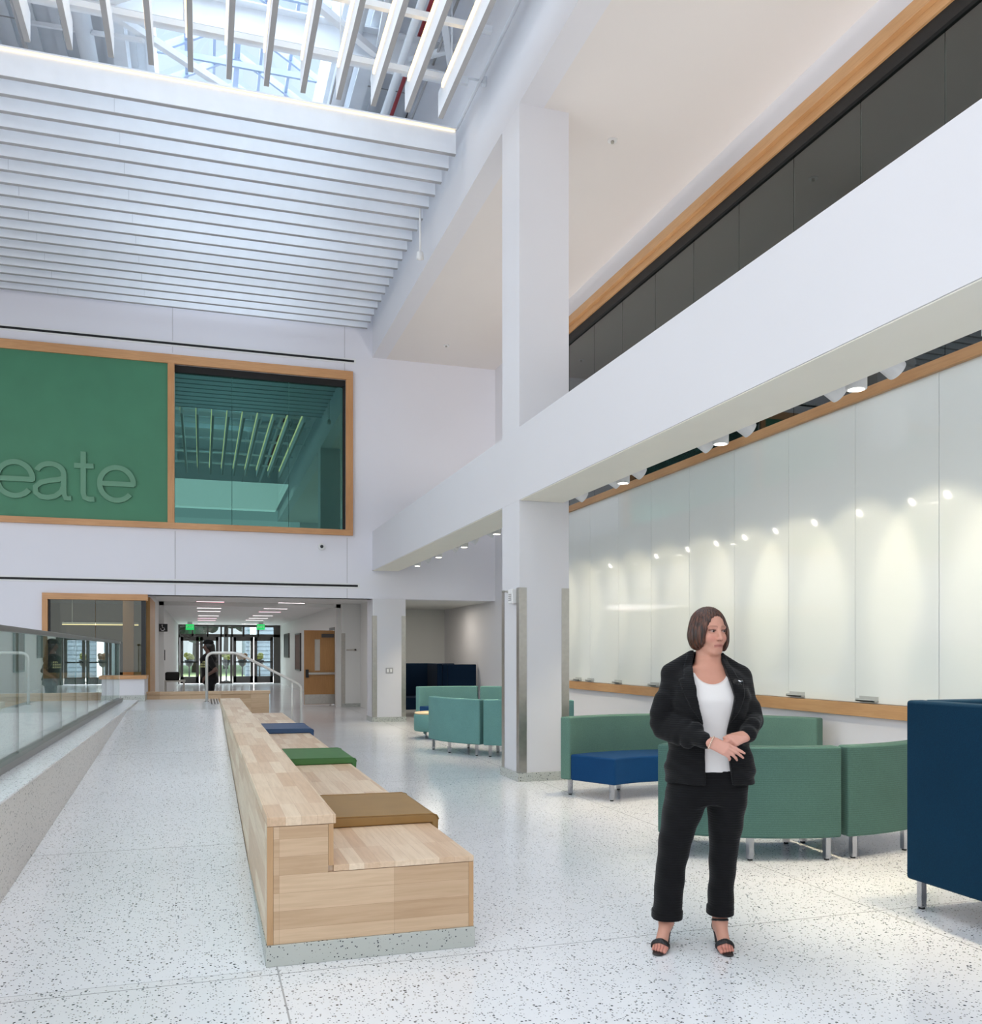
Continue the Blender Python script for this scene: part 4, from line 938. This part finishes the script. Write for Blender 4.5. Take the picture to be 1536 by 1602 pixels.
# torso, neck, arms, legs (clothes go over them)
B_.loft([(.78, .09, .10, .165, .10), (.88, .095, .10, .165, .105), (1.04, .10, .10, .135, .095), (1.2, .10, .09, .15, .105), (1.32, .10, .09, .155, .09), (1.385, .10, .095, .10, .07), (1.43, .103, .098, .058, .055)], .02)
B_.cap(hp(-.008, 0, -.065), (.100, .098, 1.40), .057, .070, .025)
B_.cap((.075, .045, 1.395), (-.03, .075, 1.39), .013, .012, .02); B_.cap((.125, .045, 1.395), (.235, .075, 1.39), .013, .012, .02)
for sh, el, wrp in (((-.06, .10, 1.36), (-.138, .09, 1.125), (.042, -.135, 1.047)), ((.26, .10, 1.36), (.308, .09, 1.115), (.240, -.098, 1.076))):
    B_.cap(sh, el, .045, .036, .03); B_.cap(el, wrp, .037, .024, .015)
for hpj, kn, an, tx in (((.0, .10, .80), (-.078, .09, .48), (-.108, .10, .115), (-.18, -.055)), ((.19, .10, .80), (.18, .09, .49), (.158, .10, .115), (.156, -.075))):
    B_.cap(hpj, kn, .08, .052, .03); B_.cap(kn, an, .05, .031, .02)
feet = []
for (an, heel, ball, toe) in (((-.112, .095, .115), (-.108, .125, .085), (-.160, -.005, .027), (-.187, -.052, .018)), ((.158, .095, .115), (.158, .125, .085), (.156, -.012, .027), (.155, -.068, .018))):
    an, heel, ball, toe = map(np.array, (an, heel, ball, toe)); d = nrm((ball - heel) * (1, 1, 0)); sd = np.array((-d[1], d[0], 0))
    B_.cap(an + (0, 0, .06), an, .033, .032, .02); B_.cap(an, heel, .030, .027, .02); B_.cap(an - d * -.02, ball, .032, .024, .02, flat=((0, 0, 1), 1.05)); B_.cap(heel, ball, .026, .026, .02)
    B_.cap(ball - sd * .022, ball + sd * .022, .019, .017, .015)
    inner = -1 if an[0] > 0 else 1     # big toe side
    for q in range(5):
        o_ = (-.031 + .0155 * q) * -1; st = ball + sd * inner * o_ * .95 + d * .012 - (0, 0, .004); ln = (.05, .048, .043, .037, .03)[q] * .86
        B_.cap(st, st + d * ln + np.array((0, 0, -.006)), (.0115, .0085, .008, .0078, .0075)[q] * 1.08, (.0105, .008, .0075, .007, .007)[q], .004)
    feet.append((an, heel, ball, toe, d, sd))
# hands
hand(B_, (.050, -.150, 1.046), (.86, -.26, -.38), (.14, -.93, .34), -1, ((.10, .15, .1), (.22, .30, .2), (.32, .5, .3), (.42, .65, .4)), sc=.94, thumb=(.22, .35), spread=.02)
hand(B_, (.234, -.104, 1.072), (-.84, -.42, -.22), (.14, -.70, .70), 1, ((.75, .95, .6), (.85, 1.0, .6), (.9, 1.0, .6), (.95, 1.0, .6)), sc=.94, thumb=(.22, .05), spread=.03)
# head
B_.ell(hp(-.014, 0, .026), (.093, .073, .088), HB, .01); B_.ell(hp(.022, 0, -.035), (.068, .058, .078), HB, .02)
B_.cap(hp(.066, -.006, -.095), hp(.066, .006, -.095), .019, .019, .02)
for q in (-1, 1):
    B_.cap(hp(.005, q * .046, -.06), hp(.055, q * .018, -.094), .016, .014, .022); B_.ell(hp(.055, q * .036, -.03), (.024, .022, .022), HB, .02)
    B_.cap(hp(.078, q * .012, .027), hp(.062, q * .046, .024), .0085, .008, .012)
    B_.ell(hp(.094, q * .031, .006), (.018, .019, .012), HB, .010, 's')
    B_.ell(hp(.069, q * .031, .006), (.0135, .0135, .0125), HB, .002)
    B_.cap(hp(.0815, q * .020, .0115), hp(.0765, q * .043, .0105), .0035, .003, .003)
    B_.cap(hp(.080, q * .022, -.003), hp(.075, q * .041, -.002), .003, .003, .004)
    B_.ell(hp(-.005, q * .073, -.004), (.02, .008, .03), HB, .006)
B_.cap(hp(.080, 0, .018), hp(.103, 0, -.028), .0085, .0105, .010); B_.ell(hp(.104, 0, -.031), (.011, .012, .0095), HB, .006)
for q in (-1, 1): B_.ell(hp(.094, q * .0115, -.034), (.0095, .0075, .0075), HB, .005); B_.ell(hp(.099, q * .006, -.0415), (.004, .0035, .003), HB, .002, 's')
B_.ell(hp(.076, 0, -.064), (.016, .028, .018), HB, .014)
B_.cap(hp(.0895, -.004, -.060), hp(.078, -.021, -.0645), .0045, .003, .004); B_.cap(hp(.0895, .004, -.060), hp(.078, .021, -.0645), .0045, .003, .004)
B_.cap(hp(.0885, -.008, -.0705), hp(.0885, .008, -.0705), .0042, .0042, .004); B_.cap(hp(.079, -.019, -.0665), hp(.0885, -.006, -.0705), .0025, .005, .004); B_.cap(hp(.079, .019, -.0665), hp(.0885, .006, -.0705), .0025, .005, .004)
B_.cap(hp(.094, -.014, -.0655), hp(.094, .014, -.0655), .0016, .0016, .002, 's')
V, Q = B_.mesh(1)
L_ = V - Hc; f, s_, u = L_ @ Fd, L_ @ Sd, L_ @ Ud
C = np.tile(np.array(lin((203, 150, 130))[:3]), (len(V), 1))
def tint(mask, c, a=1.0):
    m = np.clip(mask, 0, 1)[:, None] * a; C[:] = C * (1 - m) + np.array(lin(c)[:3]) * m
hd = (u > -.13) & (f > -.0)
for q in (-1, 1):
    e = np.sqrt(((s_ - q * .034) / .026) ** 2 + ((u + .03) / .022) ** 2); tint(hd * (1.3 - e) * (f > .03), (208, 134, 120), .5)
    e = np.sqrt(((s_ - q * .031) / .0175) ** 2 + ((u - .010) / .0135) ** 2); tint(hd * (1.4 - e) * 1.2 * (f > .05), (176, 124, 108), .55)
    e = np.sqrt(((s_ - q * .031) / .0125) ** 2 + ((u - .0055) / .0056) ** 2); tint(hd * (f > .06) * (1.05 - e) * 5, (176, 150, 142))
    e = np.sqrt(((s_ - q * .031 - .003) / .0068) ** 2 + ((u - .006) / .0062) ** 2); tint(hd * (f > .06) * (1.1 - e) * 5, (44, 34, 30))
    e = np.abs(u - (.0125 - 14 * (s_ - q * .031) ** 2)) / .0026; tint(hd * (f > .06) * (np.abs(s_ - q * .031) < .0155) * (1.3 - e) * 3, (84, 54, 46), .85)
    bu = .030 - 9 * (s_ - q * .028) ** 2; e = np.abs(u - bu) / .0042; tint(hd * (f > .05) * (np.abs(s_ - q * .031) < .022) * (1.3 - e) * 2, (140, 96, 78), .6)
tint(hd * (f > .06) * (np.abs(s_) < .025) * (1.25 - np.abs(u + .0655 + 6 * s_ ** 2) / .0075) * 3, (182, 112, 102), .75)
tint(hd * (f > .06) * (np.abs(s_) < .025) * (1.3 - np.abs(u + .0652 + 4 * s_ ** 2) / .0016) * 3, (126, 70, 64), .85)
tint(hd * (np.abs(s_) < .014) * (np.abs(s_) > .002) * (1.2 - np.abs(u + .041) / .003) * 2 * (f > .08), (112, 62, 54), .7)
tint((V[:, 2] < 1.46) * (V[:, 2] > 1.3) * 1.0, (204, 146, 124), .5)
tint((V[:, 2] < 1.15) * (V[:, 1] < -.13) * 1.0, (214, 160, 144), .8)
tint((V[:, 2] < .04) * (V[:, 1] < -.02) * 1.0, (210, 138, 124), .6)
for (an, heel, ball, toe, d, sd) in feet:
    inner = -1 if an[0] > 0 else 1; lx = ((V - ball) @ sd) * inner; ly = (V - ball) @ d
    for g_ in (.021, .0055, -.0095, -.024): tint((V[:, 2] < .05) * (np.abs(lx) < .06) * (ly > .018) * (ly < .09) * (1.3 - np.abs(lx - g_) / .0028) * 2, (130, 70, 60), .6)  # toe gaps painted darker: crease shade put into the skin colour
vmesh('body', V, Q, cattr('skin', .5, .12), woman, WM, C)
# hair: chin length bob, parted on her left
hr = Vol((-.06, -.08, 1.42), (.26, .25, 1.74), .0028)
hr.ell(hp(-.020, 0, .028), (.103, .087, .098), HB, .01); hr.ell(hp(-.056, 0, -.022), (.058, .078, .074), HB, .03)
hr.ell(hp(-.012, -.066, -.028), (.056, .034, .066), HB, .03); hr.ell(hp(.0, .066, -.034), (.052, .028, .066), HB, .025)
hr.ell(hp(.030, -.064, -.012), (.032, .020, .062), HB, .02); hr.ell(hp(.042, .062, -.03), (.022, .018, .066), HB, .02)
hr.ell(hp(.106, .002, -.040), (.094, .069, .124), HB, .008, 's'); hr.ell(hp(.112, .008, .040), (.066, .064, .062), HB, .014, 's'); hr.ell(hp(.07, -.03, -.10), (.07, .034, .06), HB, .01, 's')
hr.ell(hp(.015, 0, -.135), (.078, .056, .07), HB, .01, 's')
hr.cap(hp(.085, .026, .112), hp(-.03, .034, .133), .006, .006, .004, 's')
sl = hr.sl((-1, -1, 1), (1, 1, 2), 0); X, Y, Z = hr.grid(sl); th = np.arctan2((X - Hc[0]) * Sd[0] + (Y - Hc[1]) * Sd[1], (X - Hc[0]) * Fd[0] + (Y - Hc[1]) * Fd[1])
hr.d += (.0015 * np.sin(th * 26 + Z * 34) + .0009 * np.sin(th * 57 - Z * 45)).astype(np.float32)
V, Q = hr.mesh(1); vmesh('hair', V, Q, hairmat('brown_hair', (34, 19, 13), (96, 56, 38)), woman, WM)
# white top
wob = lambda X, Y, Z: .0016 * np.sin(X * 55 + Z * 9) * np.sin(Z * 17 + X * 8) + 0 * Y
tp = Vol((-.12, -.10, .84), (.32, .26, 1.42), .005)
tp.loft([(.885, .105, .095, .178, .122), (.96, .105, .095, .172, .12), (1.08, .103, .092, .158, .112), (1.19, .10, .083, .17, .128), (1.245, .10, .08, .172, .134), (1.31, .10, .085, .165, .112), (1.375, .10, .09, .13, .083)], .01, wob=wob)
tp.ell((.098, -.03, 1.465), (.125, .14, .150), None, .006, 's')
V, Q = tp.mesh(1); vmesh('white_top', V, Q, paint('white_jersey', (226, 222, 220), .75, var=.01), woman, WM)
# jacket
fold = lambda X, Y, Z: .0035 * np.sin(Z * 42 + X * 30 + Y * 14) * (Z < 1.3) + .002 * np.sin(Z * 90 + X * 60)
jk = Vol((-.26, -.2, .78), (.42, .30, 1.50), .0045)
JK = [(.822, .108, .098, .226, .148), (.90, .107, .095, .222, .145), (1.0, .105, .095, .205, .138), (1.09, .104, .094, .192, .133), (1.2, .10, .085, .198, .146), (1.27, .10, .082, .198, .15), (1.33, .10, .088, .192, .13), (1.375, .10, .093, .165, .105), (1.41, .10, .10, .11, .085), (1.445, .102, .11, .075, .07)]
jk.loft(JK, .01, wob=fold)
for sh, el, wrp in (((-.068, .105, 1.35), (-.140, .095, 1.12), (.036, -.128, 1.05)), ((.262, .105, 1.345), (.306, .09, 1.115), (.250, -.090, 1.078))):
    sh, el, wrp = map(np.array, (sh, el, wrp)); jk.cap(sh, el, .062, .052, .03); jk.cap(el, wrp + (wrp - el) * -.02, .05, .040, .018)
    ax = nrm(wrp - el); 
    for q in (.12, .24, .36, .5, .7): c_ = el + (wrp - el) * q; jk.cap(c_ + (.02, 0, .03), c_ + (-.02, .01, -.03), .0425 - .008 * q, .0425 - .008 * q, .014)
    for q in (.55, .7, .85): c_ = sh + (el - sh) * q; jk.cap(c_ + (-.02, -.02, .015), c_ + (.03, .0, -.02), .0495, .048, .014)
jk.cap((.02, .112, 1.455), (-.085, .105, 1.372), .032, .052, .02); jk.cap((.165, .112, 1.445), (.255, .105, 1.362), .03, .052, .02)
# collar stand
jk.cap((.04, .11, 1.425), (.045, .14, 1.45), .03, .025, .02); jk.cap((.165, .11, 1.42), (.165, .14, 1.445), .03, .025, .02); jk.cap((.05, .15, 1.45), (.155, .15, 1.448), .026, .026, .02)
# the open front: everything between the two front edges is cut away
ez = np.array([.80, .88, .98, 1.085, 1.155, 1.2, 1.26, 1.36, 1.41, 1.455, 1.52]); el_ = np.array([.066, .066, .064, .063, .047, .035, .022, .014, .020, .034, .042]); er_ = np.array([.205, .194, .181, .175, .189, .198, .2066, .184, .172, .160, .15])
sl = jk.sl((-1, -1, 0), (1, 1, 2), 0); X, Y, Z = jk.grid(sl); zz = Z.ravel(); xl_ = np.interp(zz, ez, el_ - .012)[None, None, :]; xr_ = np.interp(zz, ez, er_ - .012)[None, None, :]
# lapels: a thicker band beside each edge
front = (Y < .09)
lw = np.interp(zz, [1.0, 1.12, 1.2, 1.30, 1.345, 1.35, 1.43], [.0, .0, .04, .062, .068, .045, .035])[None, None, :]
band = np.maximum(np.maximum(xl_ - lw - X, X - xl_), Y - .09); band2 = np.maximum(np.maximum(X - xr_ - lw, xr_ - X), Y - .09)
jk.d = jk.d - (.0095 * ((band < 0) | (band2 < 0))).astype(np.float32)
cut = np.maximum(np.maximum(xl_ - X, X - xr_), Y - (.10 + .04 * (Z > 1.36)))
jk.put(sl, (cut + 0 * jk.d).astype(np.float32), .004, 's')
jk.cap((.103, .06, 1.52), (.103, .10, 1.37), .055, .062, .004, 's')
V, Q = jk.mesh(1); vmesh('jacket', V, Q, cloth('black_suiting', (11, 11, 14), .8, 620), woman, WM)
# trousers
tr = Vol((-.24, -.12, .10), (.36, .30, .98), .0045)
wr2 = lambda X, Y, Z: .003 * np.sin(Z * 38 + X * 40) * np.sin(X * 30 + Z * 5)
tr.loft([(.72, .092, .10, .16, .115), (.76, .09, .10, .192, .128), (.82, .098, .10, .198, .13), (.9, .102, .098, .18, .122), (.955, .103, .096, .168, .115)], .01)
tr.loft([(.16, -.107, .098, .072, .078), (.30, -.098, .095, .072, .076), (.48, -.076, .09, .078, .082), (.62, -.045, .092, .092, .098), (.74, -.008, .098, .106, .118), (.80, .012, .10, .1, .115)], .035, wob=wr2)
tr.loft([(.175, .160, .098, .062, .075), (.30, .166, .096, .062, .074), (.48, .176, .09, .070, .08), (.62, .186, .092, .084, .097), (.74, .192, .098, .098, .118), (.80, .188, .10, .1, .115)], .022, wob=wr2)
tr.loft([(.135, -.109, .098, .077, .082), (.178, -.107, .098, .077, .082)], .004); tr.loft([(.155, .159, .098, .067, .079), (.198, .161, .098, .066, .079)], .004)
V, Q = tr.mesh(1); vmesh('trousers', V, Q, cloth('black_trousers', (9, 9, 12), .85, 500), woman, WM)
# sandals
strapm = paint('black_leather', (24, 22, 24), .4); solem = paint('dark_sole', (40, 30, 30), .5)
for (an, heel, ball, toe, d, sd) in feet:
    sh = Vol(np.minimum(heel, toe) - .07, np.maximum(an, toe) + (.07, .07, .09), .003); sh.lo[2] = max(sh.lo[2], -.004); sh.ax[2] = sh.lo[2] + sh.h * np.arange(len(sh.ax[2]))
    ft = Vol(sh.lo, sh.lo + sh.h * (np.array(sh.d.shape) - 1), sh.h); ft.d = np.full(sh.d.shape, .5, np.float32); ft.ax = sh.ax
    ft.cap(an + (0, 0, .06), an, .033, .032, .02); ft.cap(an, heel, .030, .027, .02); ft.cap(an + d * .02, ball, .032, .024, .02); ft.cap(heel, ball, .026, .026, .02); ft.cap(ball - sd * .024, ball + sd * .024, .02, .018, .015)
    X, Y, Z = sh.grid(sh.sl((-9, -9, -9), (9, 9, 9), 0)); pd = (X - ball[0]) * d[0] + (Y - ball[1]) * d[1]
    toe_band = np.maximum(np.maximum(ft.d - .005, .001 - ft.d), np.abs(pd - .004 - .55 * (Z - .035)) - .016); toe_band = np.maximum(toe_band, .012 - Z)
    ank = np.maximum(np.maximum(ft.d - .005, .0 - ft.d), np.abs(Z - (an[2] + .012) - .25 * ((X - an[0]) * d[0] + (Y - an[1]) * d[1])) - .006)
    hb = np.maximum(np.maximum(ft.d - .004, .0 - ft.d), np.maximum(((X - heel[0]) * d[0] + (Y - heel[1]) * d[1]) - -.004, np.maximum(.05 - Z, Z - an[2])))
    sh.d = np.minimum(np.minimum(toe_band, ank), hb).astype(np.float32)
    V, Q = sh.mesh(1); o = vmesh('sandal', V, Q, strapm, woman, WM)
    so = Vol(sh.lo, sh.lo + sh.h * (np.array(sh.d.shape) - 1), sh.h); so.ax = sh.ax; so.d = np.full(sh.d.shape, .5, np.float32)
    so.cap(heel + (0, 0, -.030), ball + (0, 0, -.021), .026, .034, .012, flat=((0, 0, 1), 6)); so.cap(ball + (0, 0, -.021), ball + d * .062 + (0, 0, -.020), .037, .029, .012, flat=((0, 0, 1), 6))
    so.cap((heel[0], heel[1] + .004, .05), (heel[0], heel[1] - .002, .004), .022, .018, .008, flat=(d, 1.1))
    so.d = np.maximum(so.d, (.001 - Z)).astype(np.float32)
    V, Q = so.mesh(1); vmesh('sole', V, Q, solem, o, WM)
# bracelet and clip microphone
P3 = lambda p: tuple(WM @ Vector(p))
ax = nrm(np.array((.86, -.26, -.38))); c_ = np.array((.050, -.150, 1.046)) + ax * .004; b1 = nrm(np.cross(ax, (0, 0, 1))); b2 = np.cross(ax, b1)
mb = MB()
for q in range(22):
    a = q / 22 * 2 * PI; mb.blob(P3(c_ + (b1 * math.cos(a) * .028 + b2 * math.sin(a) * .030)), .0048, 5)
mb.build('bracelet', paint('rose_gold_beads', (226, 196, 176), .25, .4), woman)
t = thing('lapel_microphone', 'small black clip microphone on the woman\'s right-hand lapel in the picture', 'microphone', P3((.2, -.09, 1.325)))
MB().blob(P3((.190, -.088, 1.335)), (.013, .013, .013), 8).build('foam_cap', M['black'], t); MB().tube([P3((.19, -.086, 1.335)), P3((.215, -.08, 1.315))], .008, 10).build('body', M['dark'], t); MB().tube([P3((.2, -.086, 1.338)), P3((.224, -.08, 1.334))], .005, 8).build('clip', M['chrome'], t)

# ---- the far figure by the corridor, seen in near silhouette
gx_, gy_ = onY(326, 1040, 19.6)[0], 19.6
ray2 = nrm(np.array((gx_, gy_, 0))); G = Matrix(((ray2[1], ray2[0], 0, gx_), (-ray2[0], ray2[1], 0, gy_), (0, 0, 1, 0), (0, 0, 0, 1)))
far = thing('person', 'person in dark clothes and cap standing in the corridor behind the handrail', 'person', (gx_, gy_, 0))
b = Vol((-.32, -.28, -.01), (.34, .28, 1.80), .009)
b.loft([(.82, .03, 0, .13, .13), (.95, .02, 0, .13, .13), (1.1, .0, 0, .12, .115), (1.25, -.01, 0, .13, .12), (1.38, -.005, 0, .15, .11), (1.46, 0, 0, .06, .06)], .02); b.cap((0, 0, 1.44), (-.01, 0, 1.53), .055, .05, .02)
b.ell((-.01, 0, 1.61), (.085, .072, .11), None, .02); b.ell((-.035, 0, 1.57), (.06, .055, .07), None, .02); b.cap((-.09, 0, 1.60), (-.105, 0, 1.575), .012, .014, .01)
for q in (-1, 1):
    b.cap((.0, q * .16, 1.38), (.14, q * .2, 1.12), .05, .04, .02); b.cap((.14, q * .2, 1.12), (-.04, q * .16, 1.0), .038, .028, .02)
    tips = hand(b, (-.05, q * .155, .99), (-.6, 0, -.8), (-.5, q * .8, .3), q, ((.5, .4, .2),) * 4)
    b.cap((.03, q * .08, .86), (.02, q * .09, .47), .09, .06, .03); b.cap((.02, q * .09, .47), (.05, q * .1, .08), .058, .04, .02); b.cap((.06, q * .1, .05), (-.12, q * .11, .035), .042, .035, .02)
V, Q = b.mesh(1); C = np.tile(np.array(lin((96, 72, 64))[:3]), (len(V), 1)); vmesh('body', V, Q, cattr('skin_shade', .6), far, G, C)
h2 = Vol((-.18, -.16, 1.3), (.2, .16, 1.80), .008); h2.ell((.01, 0, 1.62), (.1, .085, .11), None, .02); h2.cap((.06, 0, 1.6), (.10, 0, 1.38), .07, .05, .03); h2.ell((-.10, 0, 1.55), (.075, .1, .09), None, .02, 's')
V, Q = h2.mesh(1); vmesh('hair', V, Q, hairmat('dark_hair', (18, 14, 13), (34, 26, 24)), far, G)
h3 = Vol((-.22, -.14, 1.6), (.15, .14, 1.80), .007); h3.ell((0, 0, 1.68), (.108, .095, .075), None, .01); h3.d = np.maximum(h3.d, (1.655 - h3.grid(h3.sl((-9, -9, -9), (9, 9, 9), 0))[2])).astype(np.float32); h3.cap((-.09, 0, 1.665), (-.17, 0, 1.655), .05, .035, .01, flat=((0, 0, 1), 6))
V, Q = h3.mesh(1); vmesh('cap', V, Q, cloth('black_cap', (14, 14, 16)), far, G)
h4 = Vol((-.26, -.26, .9), (.28, .26, 1.5), .009); h4.loft([(.93, .03, 0, .165, .16), (1.1, .01, 0, .15, .145), (1.25, -.005, 0, .155, .15), (1.38, 0, 0, .16, .13), (1.45, 0, 0, .08, .08)], .01)
for q in (-1, 1): h4.cap((.0, q * .16, 1.37), (.09, q * .19, 1.2), .068, .062, .02)
V, Q = h4.mesh(1); o = vmesh('shirt', V, Q, cloth('dark_tee', (24, 22, 24)), far, G)
gm = MB()
gp = lambda x, y, z: tuple(G @ Vector((x, y, z)))
for j in range(3):
    for i in range(6):
        a0, a1 = math.radians(190 + i * 12), math.radians(199 + i * 12); z0 = 1.17 + j * .05
        gm.quad(gp(-.0 + .166 * math.cos(a0), .163 * math.sin(a0), z0), gp(.166 * math.cos(a1), .163 * math.sin(a1), z0), gp(.166 * math.cos(a1), .163 * math.sin(a1), z0 + .035), gp(.166 * math.cos(a0), .163 * math.sin(a0), z0 + .035))
gm.build('chest_print', paint('pale_print', (170, 168, 120), .8), o)
h5 = Vol((-.2, -.26, .05), (.24, .26, .98), .009); h5.loft([(.84, .03, 0, .15, .16), (.95, .025, 0, .15, .15)], .01)
for q in (-1, 1): h5.cap((.03, q * .08, .86), (.02, q * .09, .47), .105, .075, .02); h5.cap((.02, q * .09, .47), (.055, q * .1, .1), .072, .06, .02)
V, Q = h5.mesh(1); vmesh('trousers', V, Q, cloth('dark_jeans', (16, 16, 19)), far, G)
# ------------------------------------------------------------------ light
wd = bpy.data.worlds.new('world'); S.world = wd; wd.use_nodes = True
nt = wd.node_tree; bg = nt.nodes['Background']
sky = nt.nodes.new('ShaderNodeTexCoord'); sp = nt.nodes.new('ShaderNodeSeparateXYZ'); nt.links.new(sky.outputs['Generated'], sp.inputs[0])
rp = nt.nodes.new('ShaderNodeValToRGB'); rp.color_ramp.elements[0].position = .45; rp.color_ramp.elements[0].color = (.9, .93, .95, 1); rp.color_ramp.elements[1].position = .9; rp.color_ramp.elements[1].color = (.62, .80, 1.0, 1)
mpn = nt.nodes.new('ShaderNodeMath'); mpn.operation = 'MULTIPLY_ADD'; mpn.inputs[1].default_value = .5; mpn.inputs[2].default_value = .5
nt.links.new(sp.outputs[2], mpn.inputs[0]); nt.links.new(mpn.outputs[0], rp.inputs[0]); nt.links.new(rp.outputs[0], bg.inputs[0]); bg.inputs[1].default_value = 1.0
def area(name, loc, aim, sx, sy, e, c=(1, 1, 1)):
    L = bpy.data.lights.new(name, 'AREA'); L.shape = 'RECTANGLE'; L.size = sx; L.size_y = sy; L.energy = e; L.color = c
    o = bpy.data.objects.new(name, L); COL.objects.link(o); o.location = loc
    o.rotation_euler = (Vector(aim) - Vector(loc)).to_track_quat('-Z', 'Y').to_euler(); return o
area('daylight_left_windows', (-8.8, 6, 4.6), (0, 6, 3.6), 16, 7, 300, (.98, .98, 1.0))
area('daylight_front_windows', (-1, -5.8, 4.2), (-1, 6, 3.4), 10, 7, 40, (1, .99, .97))
def down(name, loc, sx, sy, e, c, rx=0.0):
    L = bpy.data.lights.new(name, 'AREA'); L.shape = 'RECTANGLE'; L.size = sx; L.size_y = sy; L.energy = e; L.color = c
    o = bpy.data.objects.new(name, L); COL.objects.link(o); o.location = loc; o.rotation_euler = (rx, 0, 0); return o
down('sky_over_skylight', (xm, 9.8, zr + .8), 5, 20, 1900, (.88, .94, 1.0))
down('front_hall_fill', (-2.8, -2.0, 8.15), 12.2, 7.4, 330, (1, .99, .97))  # added out-of-view area lamp, brightens the near hall; no ceiling fitting
down('bay_ceiling_fill', (5.3, 6.5, 4.6), .3, 23, 165, (1, .95, .9), PI)  # added lamp floating behind the beam to lift the bay ceiling, no fixture
down('corridor_glow', (1.3, 34, 2.7), 3, 18, 55, (1, .95, .95))
down('hall_end_glow', (1.3, 22, 2.7), 2, 3, 22, (1, .95, .95))
area('exterior_daylight', (1.2, 54, 9), (1.2, 50, 0), 22, 10, 9500, (1, 1, 1))
down('alcove_downlight', (5.2, 21, 2.58), .6, .6, 15, (1, .92, .8))
down('upper_room_glow', (7.4, 9, 7.2), 1.5, 14, 65, (.95, 1, .95))
down('upper_far_room_glow', (1.2, 21, 7.3), 3, 2.5, 30, (.8, 1, .95))
down('office_glow', (-2.6, 20.3, 2.65), 2, 2, 24, (1, .95, .8))
vs = S.view_settings; vs.view_transform = 'Standard'; vs.look = 'None'; vs.exposure = 0.27; vs.gamma = 1.0
cy = S.cycles
cy.max_bounces = 7; cy.diffuse_bounces = 4; cy.glossy_bounces = 4; cy.transparent_max_bounces = 16; cy.transmission_bounces = 4
cy.caustics_reflective = False; cy.caustics_refractive = False; cy.sample_clamp_indirect = 4.0; cy.use_denoising = True; cy.use_adaptive_sampling = True; cy.adaptive_threshold = .02
